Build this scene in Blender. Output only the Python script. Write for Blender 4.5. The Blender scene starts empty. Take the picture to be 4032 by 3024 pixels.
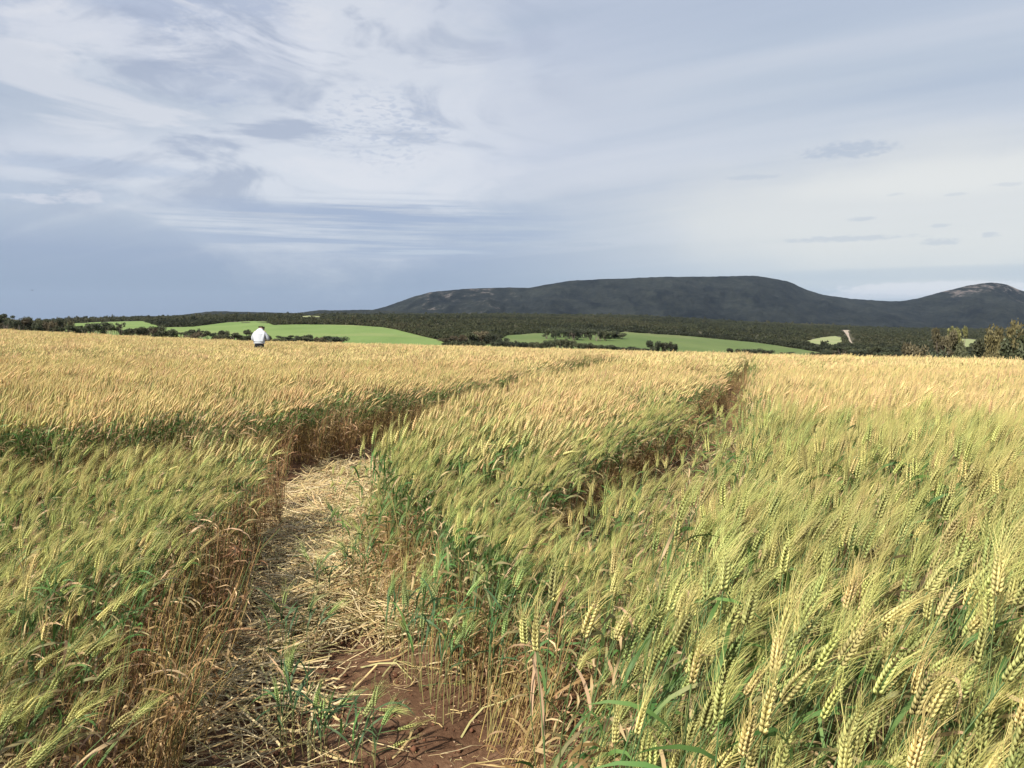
import bpy, bmesh, math, random
import numpy as np
from mathutils import Vector, Matrix

rng = np.random.default_rng(7)
random.seed(7)
scene = bpy.context.scene
COL = scene.collection
R = math.radians

# ------------------------------------------------------------------ camera
F = 3029.0                      # focal length in photo pixels (4032 wide)
CX, CY = 2016.0, 1512.0
HROW = 1262.0                   # row of the true horizon
PITCH = math.atan((CY - HROW) / F)
CAMZ = 1.45
cam_d = bpy.data.cameras.new("camera")
cam = bpy.data.objects.new("camera", cam_d)
COL.objects.link(cam)
cam_d.sensor_width = 36.0
cam_d.lens = 36.0 * F / 4032.0
cam_d.clip_start = 0.05
cam_d.clip_end = 40000
cam.location = (0, 0, CAMZ)
cam.rotation_euler = (math.pi / 2 - PITCH, 0, 0)
scene.camera = cam

def ray(u, row):
    a = np.array([(u - CX) / F, 1.0, -(row - CY) / F])
    c, s = math.cos(-PITCH), math.sin(-PITCH)
    return np.array([a[0], a[1] * c - a[2] * s, a[1] * s + a[2] * c])

def project(x, y, z):
    """world -> photo pixel (u, row); arrays allowed"""
    dz = z - CAMZ
    c, s = math.cos(PITCH), math.sin(PITCH)
    yy = y * c - dz * s
    zz = y * s + dz * c
    return CX + F * x / yy, CY - F * zz / yy

def azel(u, row):
    d = ray(u, row)
    d = d / np.linalg.norm(d)
    return math.degrees(math.atan2(d[0], d[1])), math.degrees(math.asin(d[2]))

def lin(r, g, b, k=1.0):
    f = lambda v: (v / 255 / 12.92 if v / 255 <= 0.04045 else ((v / 255 + 0.055) / 1.055) ** 2.4)
    return (f(r) * k, f(g) * k, f(b) * k, 1.0)

# ------------------------------------------------------------------ sun
SUN_EL, SUN_AZ = 43.0, -141.0     # degrees; azimuth clockwise from +Y (the view direction)
to_sun = Vector((math.sin(R(SUN_AZ)) * math.cos(R(SUN_EL)), math.cos(R(SUN_AZ)) * math.cos(R(SUN_EL)), math.sin(R(SUN_EL))))
sd = bpy.data.lights.new("sun", 'SUN')
sd.energy = 5.0
sd.angle = R(0.8)
sd.color = (1.0, 0.93, 0.80)
so = bpy.data.objects.new("sun", sd)
so.rotation_euler = to_sun.to_track_quat('Z', 'Y').to_euler()
so.location = (-20, -20, 30)
COL.objects.link(so)
scene.view_settings.view_transform = 'Standard'
scene.view_settings.look = 'None'
scene.view_settings.exposure = 0.66
scene.view_settings.gamma = 1.0
scene.render.film_transparent = False
scene.cycles.max_bounces = 5
scene.cycles.diffuse_bounces = 3
scene.cycles.transmission_bounces = 3
scene.cycles.transparent_max_bounces = 4
scene.cycles.volume_bounces = 0

# ------------------------------------------------------------------ world: sky with thin high cloud
SKY_STRENGTH = 0.1
world = bpy.data.worlds.new("World")
scene.world = world
world.use_nodes = True
nt = world.node_tree
nt.nodes.clear()

class NB:
    def __init__(s, tree): s.t = tree
    def n(s, typ, **kw):
        x = s.t.nodes.new(typ)
        for k, v in kw.items(): setattr(x, k, v)
        return x
    def put(s, sock, v):
        if isinstance(v, bpy.types.NodeSocket): s.t.links.new(v, sock)
        else: sock.default_value = v
    def m(s, op, a, b=0.0, c=0.0, clamp=False):
        x = s.n('ShaderNodeMath', operation=op, use_clamp=clamp)
        s.put(x.inputs[0], a); s.put(x.inputs[1], b); s.put(x.inputs[2], c)
        return x.outputs[0]
    def ss(s, v, lo, hi, a=0.0, b=1.0):
        x = s.n('ShaderNodeMapRange', interpolation_type='SMOOTHSTEP')
        s.put(x.inputs[0], v); s.put(x.inputs[1], lo); s.put(x.inputs[2], hi); s.put(x.inputs[3], a); s.put(x.inputs[4], b)
        return x.outputs[0]
    def mix(s, f, a, b, blend='MIX'):
        x = s.n('ShaderNodeMix', data_type='RGBA', blend_type=blend)
        s.put(x.inputs[0], f); s.put(x.inputs[6], a); s.put(x.inputs[7], b)
        return x.outputs[2]
    def comb(s, x, y, z=0.0):
        c = s.n('ShaderNodeCombineXYZ')
        s.put(c.inputs[0], x); s.put(c.inputs[1], y); s.put(c.inputs[2], z)
        return c.outputs[0]
    def noise(s, vec, scale, detail=3.0, rough=0.5, dist=0.0):
        x = s.n('ShaderNodeTexNoise')
        s.put(x.inputs['Vector'], vec); x.inputs['Scale'].default_value = scale
        x.inputs['Detail'].default_value = detail; x.inputs['Roughness'].default_value = rough
        x.inputs['Distortion'].default_value = dist
        return x.outputs[0]
    def ramp(s, f, stops):
        x = s.n('ShaderNodeValToRGB')
        e = x.color_ramp.elements
        while len(e) < len(stops): e.new(0.5)
        for i, (p, c) in enumerate(stops): e[i].position = p; e[i].color = c
        s.put(x.inputs[0], f)
        return x.outputs[0]

b = NB(nt)
tc = b.n('ShaderNodeTexCoord')
sep = b.n('ShaderNodeSeparateXYZ')
nt.links.new(tc.outputs['Generated'], sep.inputs[0])
dx, dy, dz = sep.outputs
el = b.m('DEGREES' if False else 'MULTIPLY', b.m('ARCSINE', dz), 180 / math.pi)
az = b.m('MULTIPLY', b.m('ARCTAN2', dx, dy), 180 / math.pi)
K = 0.63 / SKY_STRENGTH      # colours below are as seen at this exposure
def C(r, g, bb): return lin(r, g, bb, K)
eln = b.m('DIVIDE', el, 45.0, clamp=True)
lr = b.ramp(eln, [(e / 45, C(*c)) for e, c in [
    (0, (132, 155, 188)), (2.6, (134, 156, 189)), (4.6, (145, 163, 195)), (6.4, (168, 182, 205)), (8.5, (189, 198, 215)),
    (12, (203, 209, 225)), (16, (199, 206, 222)), (19, (198, 205, 223)), (22, (196, 204, 222)), (44, (176, 190, 216))]])
rr = b.ramp(eln, [(e / 45, C(*c)) for e, c in [
    (0, (162, 182, 204)), (1.5, (168, 187, 208)), (3.2, (187, 200, 214)), (5, (203, 209, 216)), (8.6, (211, 214, 219)),
    (12, (201, 208, 219)), (16, (189, 200, 215)), (19, (186, 198, 216)), (22, (188, 199, 220)), (44, (174, 189, 216))]])
lrmix = b.ss(az, -8.0, 22.0)
base = b.mix(lrmix, lr, rr)
# cloud-plane coordinates (a sheet of high cloud seen in perspective)
inv = b.m('DIVIDE', 1.0, b.m('ADD', b.m('MAXIMUM', dz, 0.0), 0.10))
px_, py_ = b.m('MULTIPLY', dx, inv), b.m('MULTIPLY', dy, inv)
th = R(-20)
qx = b.m('SUBTRACT', b.m('MULTIPLY', px_, math.cos(th)), b.m('MULTIPLY', py_, math.sin(th)))
qy = b.m('ADD', b.m('MULTIPLY', px_, math.sin(th)), b.m('MULTIPLY', py_, math.cos(th)))
th2 = R(-58)
sx = b.m('SUBTRACT', b.m('MULTIPLY', px_, math.cos(th2)), b.m('MULTIPLY', py_, math.sin(th2)))
sy = b.m('ADD', b.m('MULTIPLY', px_, math.sin(th2)), b.m('MULTIPLY', py_, math.cos(th2)))
# streaks: long along sy
st = b.noise(b.comb(b.m('MULTIPLY', sx, 1.5), b.m('MULTIPLY', sy, 0.26), 3.1), 1.0, 4.0, 0.5, 0.25)
st2 = b.noise(b.comb(b.m('MULTIPLY', sx, 4.2), b.m('MULTIPLY', sy, 0.62), 8.7), 1.0, 4.0, 0.55, 0.2)
stv = b.m('ADD', b.m('MULTIPLY', st, 0.72), b.m('MULTIPLY', st2, 0.28))
hi_az = b.ss(el, 2.0, 9.0)
base = b.mix(b.m('MULTIPLY', b.ss(stv, 0.46, 0.74), b.m('MULTIPLY', hi_az, 0.60)), base, C(218, 221, 229))
base = b.mix(b.m('MULTIPLY', b.ss(stv, 0.54, 0.32), b.m('MULTIPLY', hi_az, 0.75)), base, C(173, 187, 208))
# warped azimuth / elevation for broken-edged masses
wv = b.noise(b.comb(b.m('MULTIPLY', az, 0.10), b.m('MULTIPLY', el, 0.22), 1.7), 1.0, 5.0, 0.6)
wv3 = b.noise(b.comb(b.m('MULTIPLY', az, 1.3), b.m('MULTIPLY', el, 3.6), 9.1), 1.0, 5.0, 0.65)
wv2 = b.noise(b.comb(b.m('MULTIPLY', az, 0.35), b.m('MULTIPLY', el, 0.7), 5.7), 1.0, 5.0, 0.62)
def blob(u, row, ru, rrow, edge=0.5, warp=1.0, fine=0.0, tiny=0.0):
    a0, e0 = azel(u, row)
    ra, re = ru / F * 57.3, rrow / F * 57.3
    q = b.m('ADD', b.m('POWER', b.m('ABSOLUTE', b.m('DIVIDE', b.m('SUBTRACT', az, a0), ra)), 2.0),
            b.m('POWER', b.m('ABSOLUTE', b.m('DIVIDE', b.m('SUBTRACT', el, e0), re)), 2.0))
    q = b.m('ADD', q, b.m('MULTIPLY', b.m('SUBTRACT', wv, 0.5), 2.2 * warp))
    if fine: q = b.m('ADD', q, b.m('MULTIPLY', b.m('SUBTRACT', wv2, 0.5), 2.2 * fine))
    if tiny: q = b.m('ADD', q, b.m('MULTIPLY', b.m('SUBTRACT', wv3, 0.5), 2.2 * tiny))
    return b.ss(q, 1.0 + edge, 1.0 - edge)
def over(base, mask, k, col): return b.mix(b.m('MULTIPLY', mask, k), base, C(*col))
# pale soft mass, left of centre
base = over(base, blob(1250, 420, 700, 520, 0.85, 1.0, 0.3), 0.75, (222, 226, 234))
base = over(base, blob(900, 620, 900, 130, 0.8, 0.9, 0.5), 0.55, (216, 221, 231))
# grey-blue bellies on the left
base = over(base, blob(120, 330, 620, 140, 0.8, 0.7, 0.3), 0.75, (180, 192, 210))
base = over(base, blob(350, 655, 330, 28, 0.9, 0.5, 1.0, 0.9), 0.55, (168, 184, 211))
base = over(base, blob(120, 745, 260, 45, 0.9, 0.5, 1.0, 0.8), 0.5, (170, 186, 210))
base = over(base, blob(800, 110, 330, 190, 0.7, 0.8, 1.0, 0.8), 0.85, (175, 187, 212))
# bright torn edges
base = over(base, blob(330, 130, 300, 70, 0.9, 1.0, 1.2, 0.8), 0.65, (229, 231, 238))
base = over(base, blob(560, 300, 330, 36, 0.9, 0.6, 1.2, 1.2), 0.5, (224, 228, 236))
base = over(base, blob(980, 190, 260, 90, 0.8, 0.3, 1.6, 1.0), 0.6, (232, 234, 241))
base = over(base, blob(330, 775, 60, 22, 0.8, 0.2, 0.9, 1.8), 0.7, (217, 219, 229))
base = over(base, blob(160, 783, 70, 14, 0.8, 0.2, 0.7, 1.8), 0.7, (217, 219, 229))
base = over(base, blob(120, 690, 120, 22, 0.8, 0.3, 0.9, 1.5), 0.6, (214, 219, 230))
# broken cloud relief over the left half
fl = b.noise(b.comb(b.m('MULTIPLY', az, 0.085), b.m('MULTIPLY', el, 0.24), 12.3), 1.0, 7.0, 0.58, 0.9)
lm = b.m('MULTIPLY', b.ss(az, 12.0, -14.0), b.ss(el, 4.0, 9.0))
base = b.mix(b.m('MULTIPLY', b.m('MULTIPLY', b.ss(fl, 0.52, 0.66), lm), 0.62), base, C(229, 230, 236))
base = b.mix(b.m('MULTIPLY', b.m('MULTIPLY', b.ss(fl, 0.50, 0.34), lm), 0.80), base, C(163, 175, 199))
# small rippled patch
rp = b.noise(b.comb(b.m('MULTIPLY', az, 0.9), b.m('MULTIPLY', el, 2.6), 0.4), 1.6, 3.0, 0.55, 0.6)
base = b.mix(b.m('MULTIPLY', b.m('MULTIPLY', blob(1510, 500, 230, 140, 0.95, 0.6, 0.9), b.ss(rp, 0.46, 0.66)), 0.6), base, C(176, 188, 212))
# slate bands over the left-hand horizon, drawn out level
band = b.noise(b.comb(b.m('MULTIPLY', az, 0.05), b.m('MULTIPLY', el, 1.5), 2.2), 1.0, 5.0, 0.6, 0.2)
base = b.mix(b.m('MULTIPLY', b.m('MULTIPLY', blob(1450, 900, 700, 110, 0.9, 0.6, 0.3), b.ss(band, 0.38, 0.58)), 0.85), base, C(152, 170, 202))
base = b.mix(b.m('MULTIPLY', b.m('MULTIPLY', blob(1750, 985, 420, 60, 0.9, 0.5, 0.3), b.ss(band, 0.56, 0.66)), 0.55), base, C(193, 204, 219))
# cream brightness low on the right
base = over(base, blob(3950, 800, 1000, 230, 0.95, 0.8), 0.70, (228, 228, 224))
base = over(base, blob(3800, 690, 520, 60, 0.95, 0.8), 0.60, (236, 235, 229))
# little dark cloudlets, and white cumulus behind the saddle
for (u, r_, ru, rv, k) in [(3340, 590, 140, 26, .75), (3330, 940, 190, 10, .55), (3700, 952, 55, 11, .55), (3390, 862, 40, 7, .5),
                           (3700, 890, 30, 6, .45), (3900, 925, 25, 9, .5), (3520, 765, 25, 5, .4), (3760, 765, 32, 5, .35),
                           (2960, 698, 90, 8, .4), (2280, 962, 120, 9, .45), (3970, 725, 40, 6, .35)]:
    base = over(base, blob(u, r_, ru, rv, 0.85, 0.1, 0.7, 2.2), k * 0.72, (164, 178, 201))
base = over(base, blob(3720, 1134, 330, 22, 0.5, 0.2, 0.6, 1.0), 0.85, (218, 222, 231))
base = over(base, blob(3480, 1160, 180, 16, 0.6, 0.35, 0.6), 0.6, (205, 212, 226))
base = over(base, blob(3700, 1075, 700, 22, 0.9, 0.3, 0.2), 0.5, (172, 189, 208))
sky = b.n('ShaderNodeTexSky', sky_type='NISHITA')
sky.sun_disc = False
sky.sun_elevation = R(SUN_EL)
sky.sun_rotation = R(SUN_AZ)
sky.air_density = 1.0
sky.dust_density = 1.0
hsv = b.n('ShaderNodeHueSaturation'); hsv.inputs['Saturation'].default_value = 0.88; nt.links.new(base, hsv.inputs['Color'])
fin = b.mix(0.90, sky.outputs[0], hsv.outputs[0])
bg = b.n('ShaderNodeBackground')
nt.links.new(fin, bg.inputs[0])
bg.inputs[1].default_value = SKY_STRENGTH
wo = b.n('ShaderNodeOutputWorld')
nt.links.new(bg.outputs[0], wo.inputs[0])
world.cycles.sampling_method = 'MANUAL'
world.cycles.sample_map_resolution = 512

# ------------------------------------------------------------------ helpers
def vnoise(x, y, seed=0):
    x = np.asarray(x, float); y = np.asarray(y, float)
    xi = np.floor(x).astype(np.int64); yi = np.floor(y).astype(np.int64)
    fx = x - xi; fy = y - yi
    fx = fx * fx * (3 - 2 * fx); fy = fy * fy * (3 - 2 * fy)
    def h(a, c):
        n = (a * 374761393 + c * 668265263 + seed * 974711) & 0xffffffff
        n = ((n ^ (n >> 13)) * 1274126177) & 0xffffffff
        return ((n ^ (n >> 16)) & 0xffff) / 65535.0
    return (h(xi, yi) * (1 - fx) + h(xi + 1, yi) * fx) * (1 - fy) + (h(xi, yi + 1) * (1 - fx) + h(xi + 1, yi + 1) * fx) * fy

def fbm(x, y, seed=0, o=4, g=0.5):
    s = 0; a = 1; t = 0
    for i in range(o):
        s = s + a * vnoise(x * 2 ** i, y * 2 ** i, seed + i * 17); t += a; a *= g
    return s / t

class Geo:
    """collects verts, faces (tris or quads) and a colour per vertex"""
    def __init__(s): s.v = []; s.f3 = []; s.f4 = []; s.c = []; s.n = 0
    def add(s, v, f, c):
        v = np.asarray(v, float).reshape(-1, 3); f = np.asarray(f, int)
        c = np.asarray(c, float)
        if c.ndim == 1: c = np.tile(c[:3], (len(v), 1))
        s.v.append(v); s.c.append(c[:, :3])
        (s.f3 if f.shape[1] == 3 else s.f4).append(f + s.n)
        s.n += len(v)
    def join(s, g, M=None, t=(0, 0, 0)):
        off = s.n
        for v, c in zip(g.v, g.c):
            s.v.append((v @ M.T if M is not None else v) + np.asarray(t)); s.c.append(c); s.n += len(v)
        s.f3 += [f + off for f in g.f3]; s.f4 += [f + off for f in g.f4]
    def mesh(s, name, mat, smooth=False):
        me = bpy.data.meshes.new(name)
        v = np.concatenate(s.v) if s.v else np.zeros((0, 3))
        f3 = np.concatenate(s.f3) if s.f3 else np.zeros((0, 3), int)
        f4 = np.concatenate(s.f4) if s.f4 else np.zeros((0, 4), int)
        me.vertices.add(len(v)); me.vertices.foreach_set('co', v.astype(np.float32).ravel())
        nl = len(f3) * 3 + len(f4) * 4
        me.loops.add(nl)
        me.loops.foreach_set('vertex_index', np.concatenate([f3.ravel(), f4.ravel()]).astype(np.int32))
        me.polygons.add(len(f3) + len(f4))
        me.polygons.foreach_set('loop_start', np.concatenate([np.arange(len(f3)) * 3, len(f3) * 3 + np.arange(len(f4)) * 4]).astype(np.int32))
        if smooth: me.polygons.foreach_set('use_smooth', np.ones(len(f3) + len(f4), bool))
        me.update(calc_edges=True)
        if s.c:
            ca = me.color_attributes.new('Col', 'FLOAT_COLOR', 'POINT')
            c = np.concatenate(s.c)
            ca.data.foreach_set('color', np.concatenate([c, np.ones((len(c), 1))], 1).astype(np.float32).ravel())
        if mat: me.materials.append(mat)
        return me

def link(name, data, parent=None, loc=None, **props):
    o = bpy.data.objects.new(name, data)
    COL.objects.link(o)
    if parent: o.parent = parent
    if loc is not None: o.location = loc
    for k, v in props.items(): o[k] = v
    return o

def tube(g, P, rad, k=3, col=(1, 1, 1), cap=True):
    P = np.asarray(P, float); n = len(P)
    rad = np.broadcast_to(np.asarray(rad, float), (n,))
    T = np.gradient(P, axis=0); T /= np.linalg.norm(T, axis=1)[:, None] + 1e-12
    ref = np.array([0, 1, 0.0]) if abs(T[0][1]) < 0.9 else np.array([1.0, 0, 0])
    A = np.cross(T, ref); A /= np.linalg.norm(A, axis=1)[:, None] + 1e-12
    B = np.cross(T, A)
    an = np.arange(k) * 2 * math.pi / k
    V = P[:, None, :] + rad[:, None, None] * (np.cos(an)[None, :, None] * A[:, None, :] + np.sin(an)[None, :, None] * B[:, None, :])
    f = []
    for i in range(n - 1):
        for j in range(k):
            f.append((i * k + j, i * k + (j + 1) % k, (i + 1) * k + (j + 1) % k, (i + 1) * k + j))
    col = np.asarray(col, float)
    c = np.repeat(col, k, axis=0) if col.ndim == 2 else col
    g.add(V.reshape(-1, 3), f, c)

def ribbon(g, P, W, side, col):
    """strip along P, half width W, side = Nx3 or 3 sideways direction"""
    P = np.asarray(P, float); n = len(P); side = np.broadcast_to(np.asarray(side, float), (n, 3))
    W = np.broadcast_to(np.asarray(W, float), (n,))[:, None]
    V = np.stack([P - side * W, P + side * W], 1).reshape(-1, 3)
    f = [(2 * i, 2 * i + 1, 2 * i + 3, 2 * i + 2) for i in range(n - 1)]
    col = np.asarray(col, float)
    g.add(V, f, np.repeat(col, 2, axis=0) if col.ndim == 2 else col)

def material(name, rough=0.7, spec=0.3):
    m = bpy.data.materials.new(name); m.use_nodes = True
    t = m.node_tree; bs = t.nodes['Principled BSDF']
    bs.inputs['Roughness'].default_value = rough
    bs.inputs['Specular IOR Level'].default_value = spec
    return m, NB(t), bs

# foliage-type material: vertex colour x per-instance variation, some light through the blade
def leafy(name, trans=0.25, var=0.25, rough=0.55, spec=0.35, hue=0.03, patch=None):
    m, nb, bs = material(name, rough, spec)
    t = m.node_tree
    at = nb.n('ShaderNodeAttribute', attribute_name='Col')
    oi = nb.n('ShaderNodeObjectInfo')
    hs = nb.n('ShaderNodeHueSaturation')
    nb.put(hs.inputs['Color'], at.outputs['Color'])
    nb.put(hs.inputs['Hue'], nb.m('ADD', 0.5 - hue / 2, nb.m('MULTIPLY', oi.outputs['Random'], hue)))
    nb.put(hs.inputs['Value'], nb.m('ADD', 1 - var / 2, nb.m('MULTIPLY', nb.m('FRACT', nb.m('MULTIPLY', oi.outputs['Random'], 7.31)), var)))
    colr = hs.outputs[0]
    if patch: colr = patch(nb, colr, oi)
    t.links.new(colr, bs.inputs['Base Color'])
    out = t.nodes['Material Output']
    if trans > 0:
        tr = nb.n('ShaderNodeBsdfTranslucent'); t.links.new(colr, tr.inputs[0])
        mx = nb.n('ShaderNodeMixShader'); mx.inputs[0].default_value = trans
        t.links.new(bs.outputs[0], mx.inputs[1]); t.links.new(tr.outputs[0], mx.inputs[2])
        t.links.new(mx.outputs[0], out.inputs[0])
    return m

def scatter(name, pts, rot, scl, idx, protos, **props):
    """ONE object whose points carry instances of the prototypes"""
    coll = bpy.data.collections.new(name + "_source")
    for i, me in enumerate(protos):
        o = bpy.data.objects.new("%s_p%03d" % (name, i), me); coll.objects.link(o)
    me = bpy.data.meshes.new(name)
    me.vertices.add(len(pts)); me.vertices.foreach_set('co', np.asarray(pts, np.float32).ravel())
    a = me.attributes.new('rot', 'FLOAT_VECTOR', 'POINT'); a.data.foreach_set('vector', np.asarray(rot, np.float32).ravel())
    scl = np.asarray(scl, np.float32)
    if scl.ndim == 1: scl = np.repeat(scl[:, None], 3, 1)
    a = me.attributes.new('scl', 'FLOAT_VECTOR', 'POINT'); a.data.foreach_set('vector', scl.ravel())
    a = me.attributes.new('pick', 'INT', 'POINT'); a.data.foreach_set('value', np.asarray(idx, np.int32))
    me.materials.append(protos[0].materials[0])
    o = link(name, me, **props)
    ng = bpy.data.node_groups.new(name + "_scatter", 'GeometryNodeTree')
    ng.interface.new_socket('Geometry', in_out='INPUT', socket_type='NodeSocketGeometry')
    ng.interface.new_socket('Geometry', in_out='OUTPUT', socket_type='NodeSocketGeometry')
    N = ng.nodes; L = ng.links
    gi = N.new('NodeGroupInput'); go = N.new('NodeGroupOutput')
    ci = N.new('GeometryNodeCollectionInfo'); ci.inputs[0].default_value = coll
    ci.inputs['Separate Children'].default_value = True; ci.inputs['Reset Children'].default_value = True
    ip = N.new('GeometryNodeInstanceOnPoints'); ip.inputs['Pick Instance'].default_value = True
    def na(n, typ):
        x = N.new('GeometryNodeInputNamedAttribute'); x.data_type = typ; x.inputs[0].default_value = n; return x.outputs[0]
    er = N.new('FunctionNodeEulerToRotation')
    L.new(gi.outputs[0], ip.inputs['Points']); L.new(ci.outputs[0], ip.inputs['Instance'])
    L.new(na('pick', 'INT'), ip.inputs['Instance Index'])
    L.new(na('rot', 'FLOAT_VECTOR'), er.inputs[0]); L.new(er.outputs[0], ip.inputs['Rotation'])
    L.new(na('scl', 'FLOAT_VECTOR'), ip.inputs['Scale'])
    L.new(ip.outputs[0], go.inputs[0])
    md = o.modifiers.new('scatter', 'NODES'); md.node_group = ng
    return o

# ------------------------------------------------------------------ terrain
def near_z(x, y):
    x = np.asarray(x, float); y = np.asarray(y, float)
    yy = np.clip(y, 0, 400)
    f = np.clip(yy / 42.0, 0, 1); f = f * f * (3 - 2 * f) * 0.5 + f * 0.5
    z = -2.0 * (yy / 80.0) ** 1.5 - 0.031 * x * f
    uu = CX + F * x / np.maximum(y, 2.0)
    z = z - np.interp(uu, [-600, 0, 500, 900, 1600, 2500, 4032], [0.05, 0.14, 0.38, 0.55, 0.40, 0.32, 0.23]) * (np.clip(yy, 0, 100) / 70) ** 1.5
    z = z - 0.0035 * np.clip(y - 84, 0, 100) ** 2
    return z

UK = np.array([-1800, -700, 0, 290, 500, 1000, 1500, 2000, 2500, 3000, 3500, 4032, 4800, 6200], float)
NODES = [  # (depth, row at each UK)
    (230, [1300, 1302, 1306, 1320, 1330, 1356, 1366, 1378, 1394, 1409, 1418, 1427, 1432, 1436]),
    (380, [1290, 1293, 1298, 1309, 1318, 1346, 1356, 1369, 1386, 1402, 1411, 1418, 1424, 1428]),
    (700, [1292, 1292, 1292, 1281, 1279, 1269, 1284, 1300, 1310, 1344, 1362, 1372, 1378, 1380]),
    (1200, [1285, 1285, 1285, 1266, 1262, 1254, 1254, 1262, 1274, 1302, 1318, 1330, 1336, 1338]),
    (2500, [1280, 1280, 1280, 1262, 1257, 1243, 1243, 1242, 1247, 1276, 1296, 1304, 1308, 1308]),
    (4200, [1278, 1278, 1278, 1268, 1265, 1255, 1255, 1255, 1260, 1285, 1305, 1312, 1312, 1312]),
    (14000, [1263.5] * 14)]
ND = np.array([d for d, _ in NODES], float)
def far_z(x, y):
    x = np.asarray(x, float); y = np.maximum(np.asarray(y, float), 1.0)
    u = CX + F * x / y
    zs = np.stack([CAMZ - d * (np.interp(u, UK, r) - HROW) / F for d, r in NODES])
    i = np.clip(np.searchsorted(ND, y) - 1, 0, len(ND) - 2)
    t = np.clip((y - ND[i]) / (ND[i + 1] - ND[i]), 0, 1)
    z0 = np.take_along_axis(zs, i[None], 0)[0] if zs.ndim > 1 else zs[i]
    z1 = np.take_along_axis(zs, (i + 1)[None], 0)[0] if zs.ndim > 1 else zs[i + 1]
    return z0 * (1 - t) + z1 * t
def ground_z(x, y):
    x = np.asarray(x, float); y = np.asarray(y, float)
    w = np.clip((y - 105) / 90, 0, 1); w = w * w * (3 - 2 * w)
    return near_z(x, np.minimum(y, 130)) * (1 - w) + far_z(np.atleast_1d(x), np.atleast_1d(y)).reshape(x.shape if x.ndim else ()) * w
def soil_relief(x, y):
    m = np.exp(-((x + 0.7) / 2.2) ** 4 - ((y - 4.0) / 5.0) ** 4)
    return m * ((fbm(x * 3, y * 3, 5, 3) - 0.5) * 0.06 + (fbm(x * 12, y * 12, 9, 2) - 0.5) * 0.045)
def hit(u, row, y0=200.0, y1=4000.0):
    """ground point seen at a photo pixel, beyond depth y0"""
    d = ray(u, row); d = d / d[1]
    ys = np.geomspace(y0, y1, 700)
    zs = CAMZ + d[2] * ys
    gz = ground_z(d[0] * ys, ys)
    k = np.nonzero(zs <= gz)[0]
    y = ys[k[0]] if len(k) else y1
    return d[0] * y, y, float(ground_z(np.array([d[0] * y]), np.array([y]))[0])

# ground sheet: fine near the camera, widening to the horizon
xs = np.unique(np.round(np.concatenate([-np.geomspace(3, 130, 34)[::-1], np.arange(-3, 2.01, 0.05), np.geomspace(2, 130, 36)]), 4))
ys = np.unique(np.round(np.concatenate([np.linspace(-60, 1, 14), np.arange(1, 9.01, 0.05), np.geomspace(9, 104, 60)]), 4))
X, Y = np.meshgrid(xs, ys)
G = Geo()
def gridfaces(nr, nc, flip=False):
    i = np.arange(nr - 1)[:, None] * nc + np.arange(nc - 1)[None]
    return np.stack([i, i + 1, i + nc + 1, i + nc], -1).reshape(-1, 4)
Z = near_z(X, Y) + soil_relief(X, Y)
G.add(np.stack([X, Y, Z], -1), gridfaces(*X.shape), (1, 1, 1))
NNEAR = (X.shape[0] - 1) * (X.shape[1] - 1)
us = np.arange(-3400, 7500, 60.0)
yd = np.concatenate([np.geomspace(103, 2500, 90), np.geomspace(2600, 14000, 14)])
U, YD = np.meshgrid(us, yd)
XF = (U - CX) / F * YD
ZF = ground_z(XF, YD) - np.where(YD < 103.5, 0.4, 0)
G.add(np.stack([XF, YD, ZF], -1), gridfaces(*U.shape), (1, 1, 1))

m_soil, nb, bs = material("red_brown_soil", 0.95, 0.1)
t = m_soil.node_tree
geo = nb.n('ShaderNodeNewGeometry'); pos = geo.outputs['Position']
n1 = nb.noise(pos, 3.0, 5, 0.6); n2 = nb.noise(pos, 40.0, 4, 0.65); n3 = nb.noise(pos, 260.0, 2, 0.6)
colr = nb.ramp(nb.m('ADD', nb.m('MULTIPLY', n1, 0.5), nb.m('MULTIPLY', n2, 0.5)),
               [(0.32, (0.068, 0.035, 0.021, 1)), (0.50, (0.122, 0.068, 0.040, 1)), (0.68, (0.20, 0.122, 0.077, 1))])
speck = nb.ss(n3, 0.70, 0.76)
colr = nb.mix(nb.m('MULTIPLY', speck, 0.6), colr, (0.34, 0.22, 0.15, 1))
t.links.new(colr, bs.inputs['Base Color'])
bp = nb.n('ShaderNodeBump'); bp.inputs['Strength'].default_value = 0.9; bp.inputs['Distance'].default_value = 0.012
nb.put(bp.inputs['Height'], nb.m('ADD', nb.m('MULTIPLY', n2, 0.8), nb.m('MULTIPLY', n3, 0.35)))
t.links.new(bp.outputs[0], bs.inputs['Normal'])
m_floor, nb, bs = material("bush_floor", 0.9, 0.1)
geo = nb.n('ShaderNodeNewGeometry'); pos = geo.outputs['Position']
n1 = nb.noise(pos, 0.02, 5, 0.6)
m_floor.node_tree.links.new(nb.ramp(n1, [(0.35, (0.040, 0.042, 0.024, 1)), (0.65, (0.085, 0.075, 0.045, 1))]), bs.inputs['Base Color'])
gme = G.mesh("ground", m_soil, True)
gme.materials.append(m_floor)
mi = np.zeros(len(gme.polygons), np.int32); mi[NNEAR:] = 1
gme.polygons.foreach_set('material_index', mi)
link("ground", gme, kind="structure", label="red-brown soil under the wheat rolling away to the bush")

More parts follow.
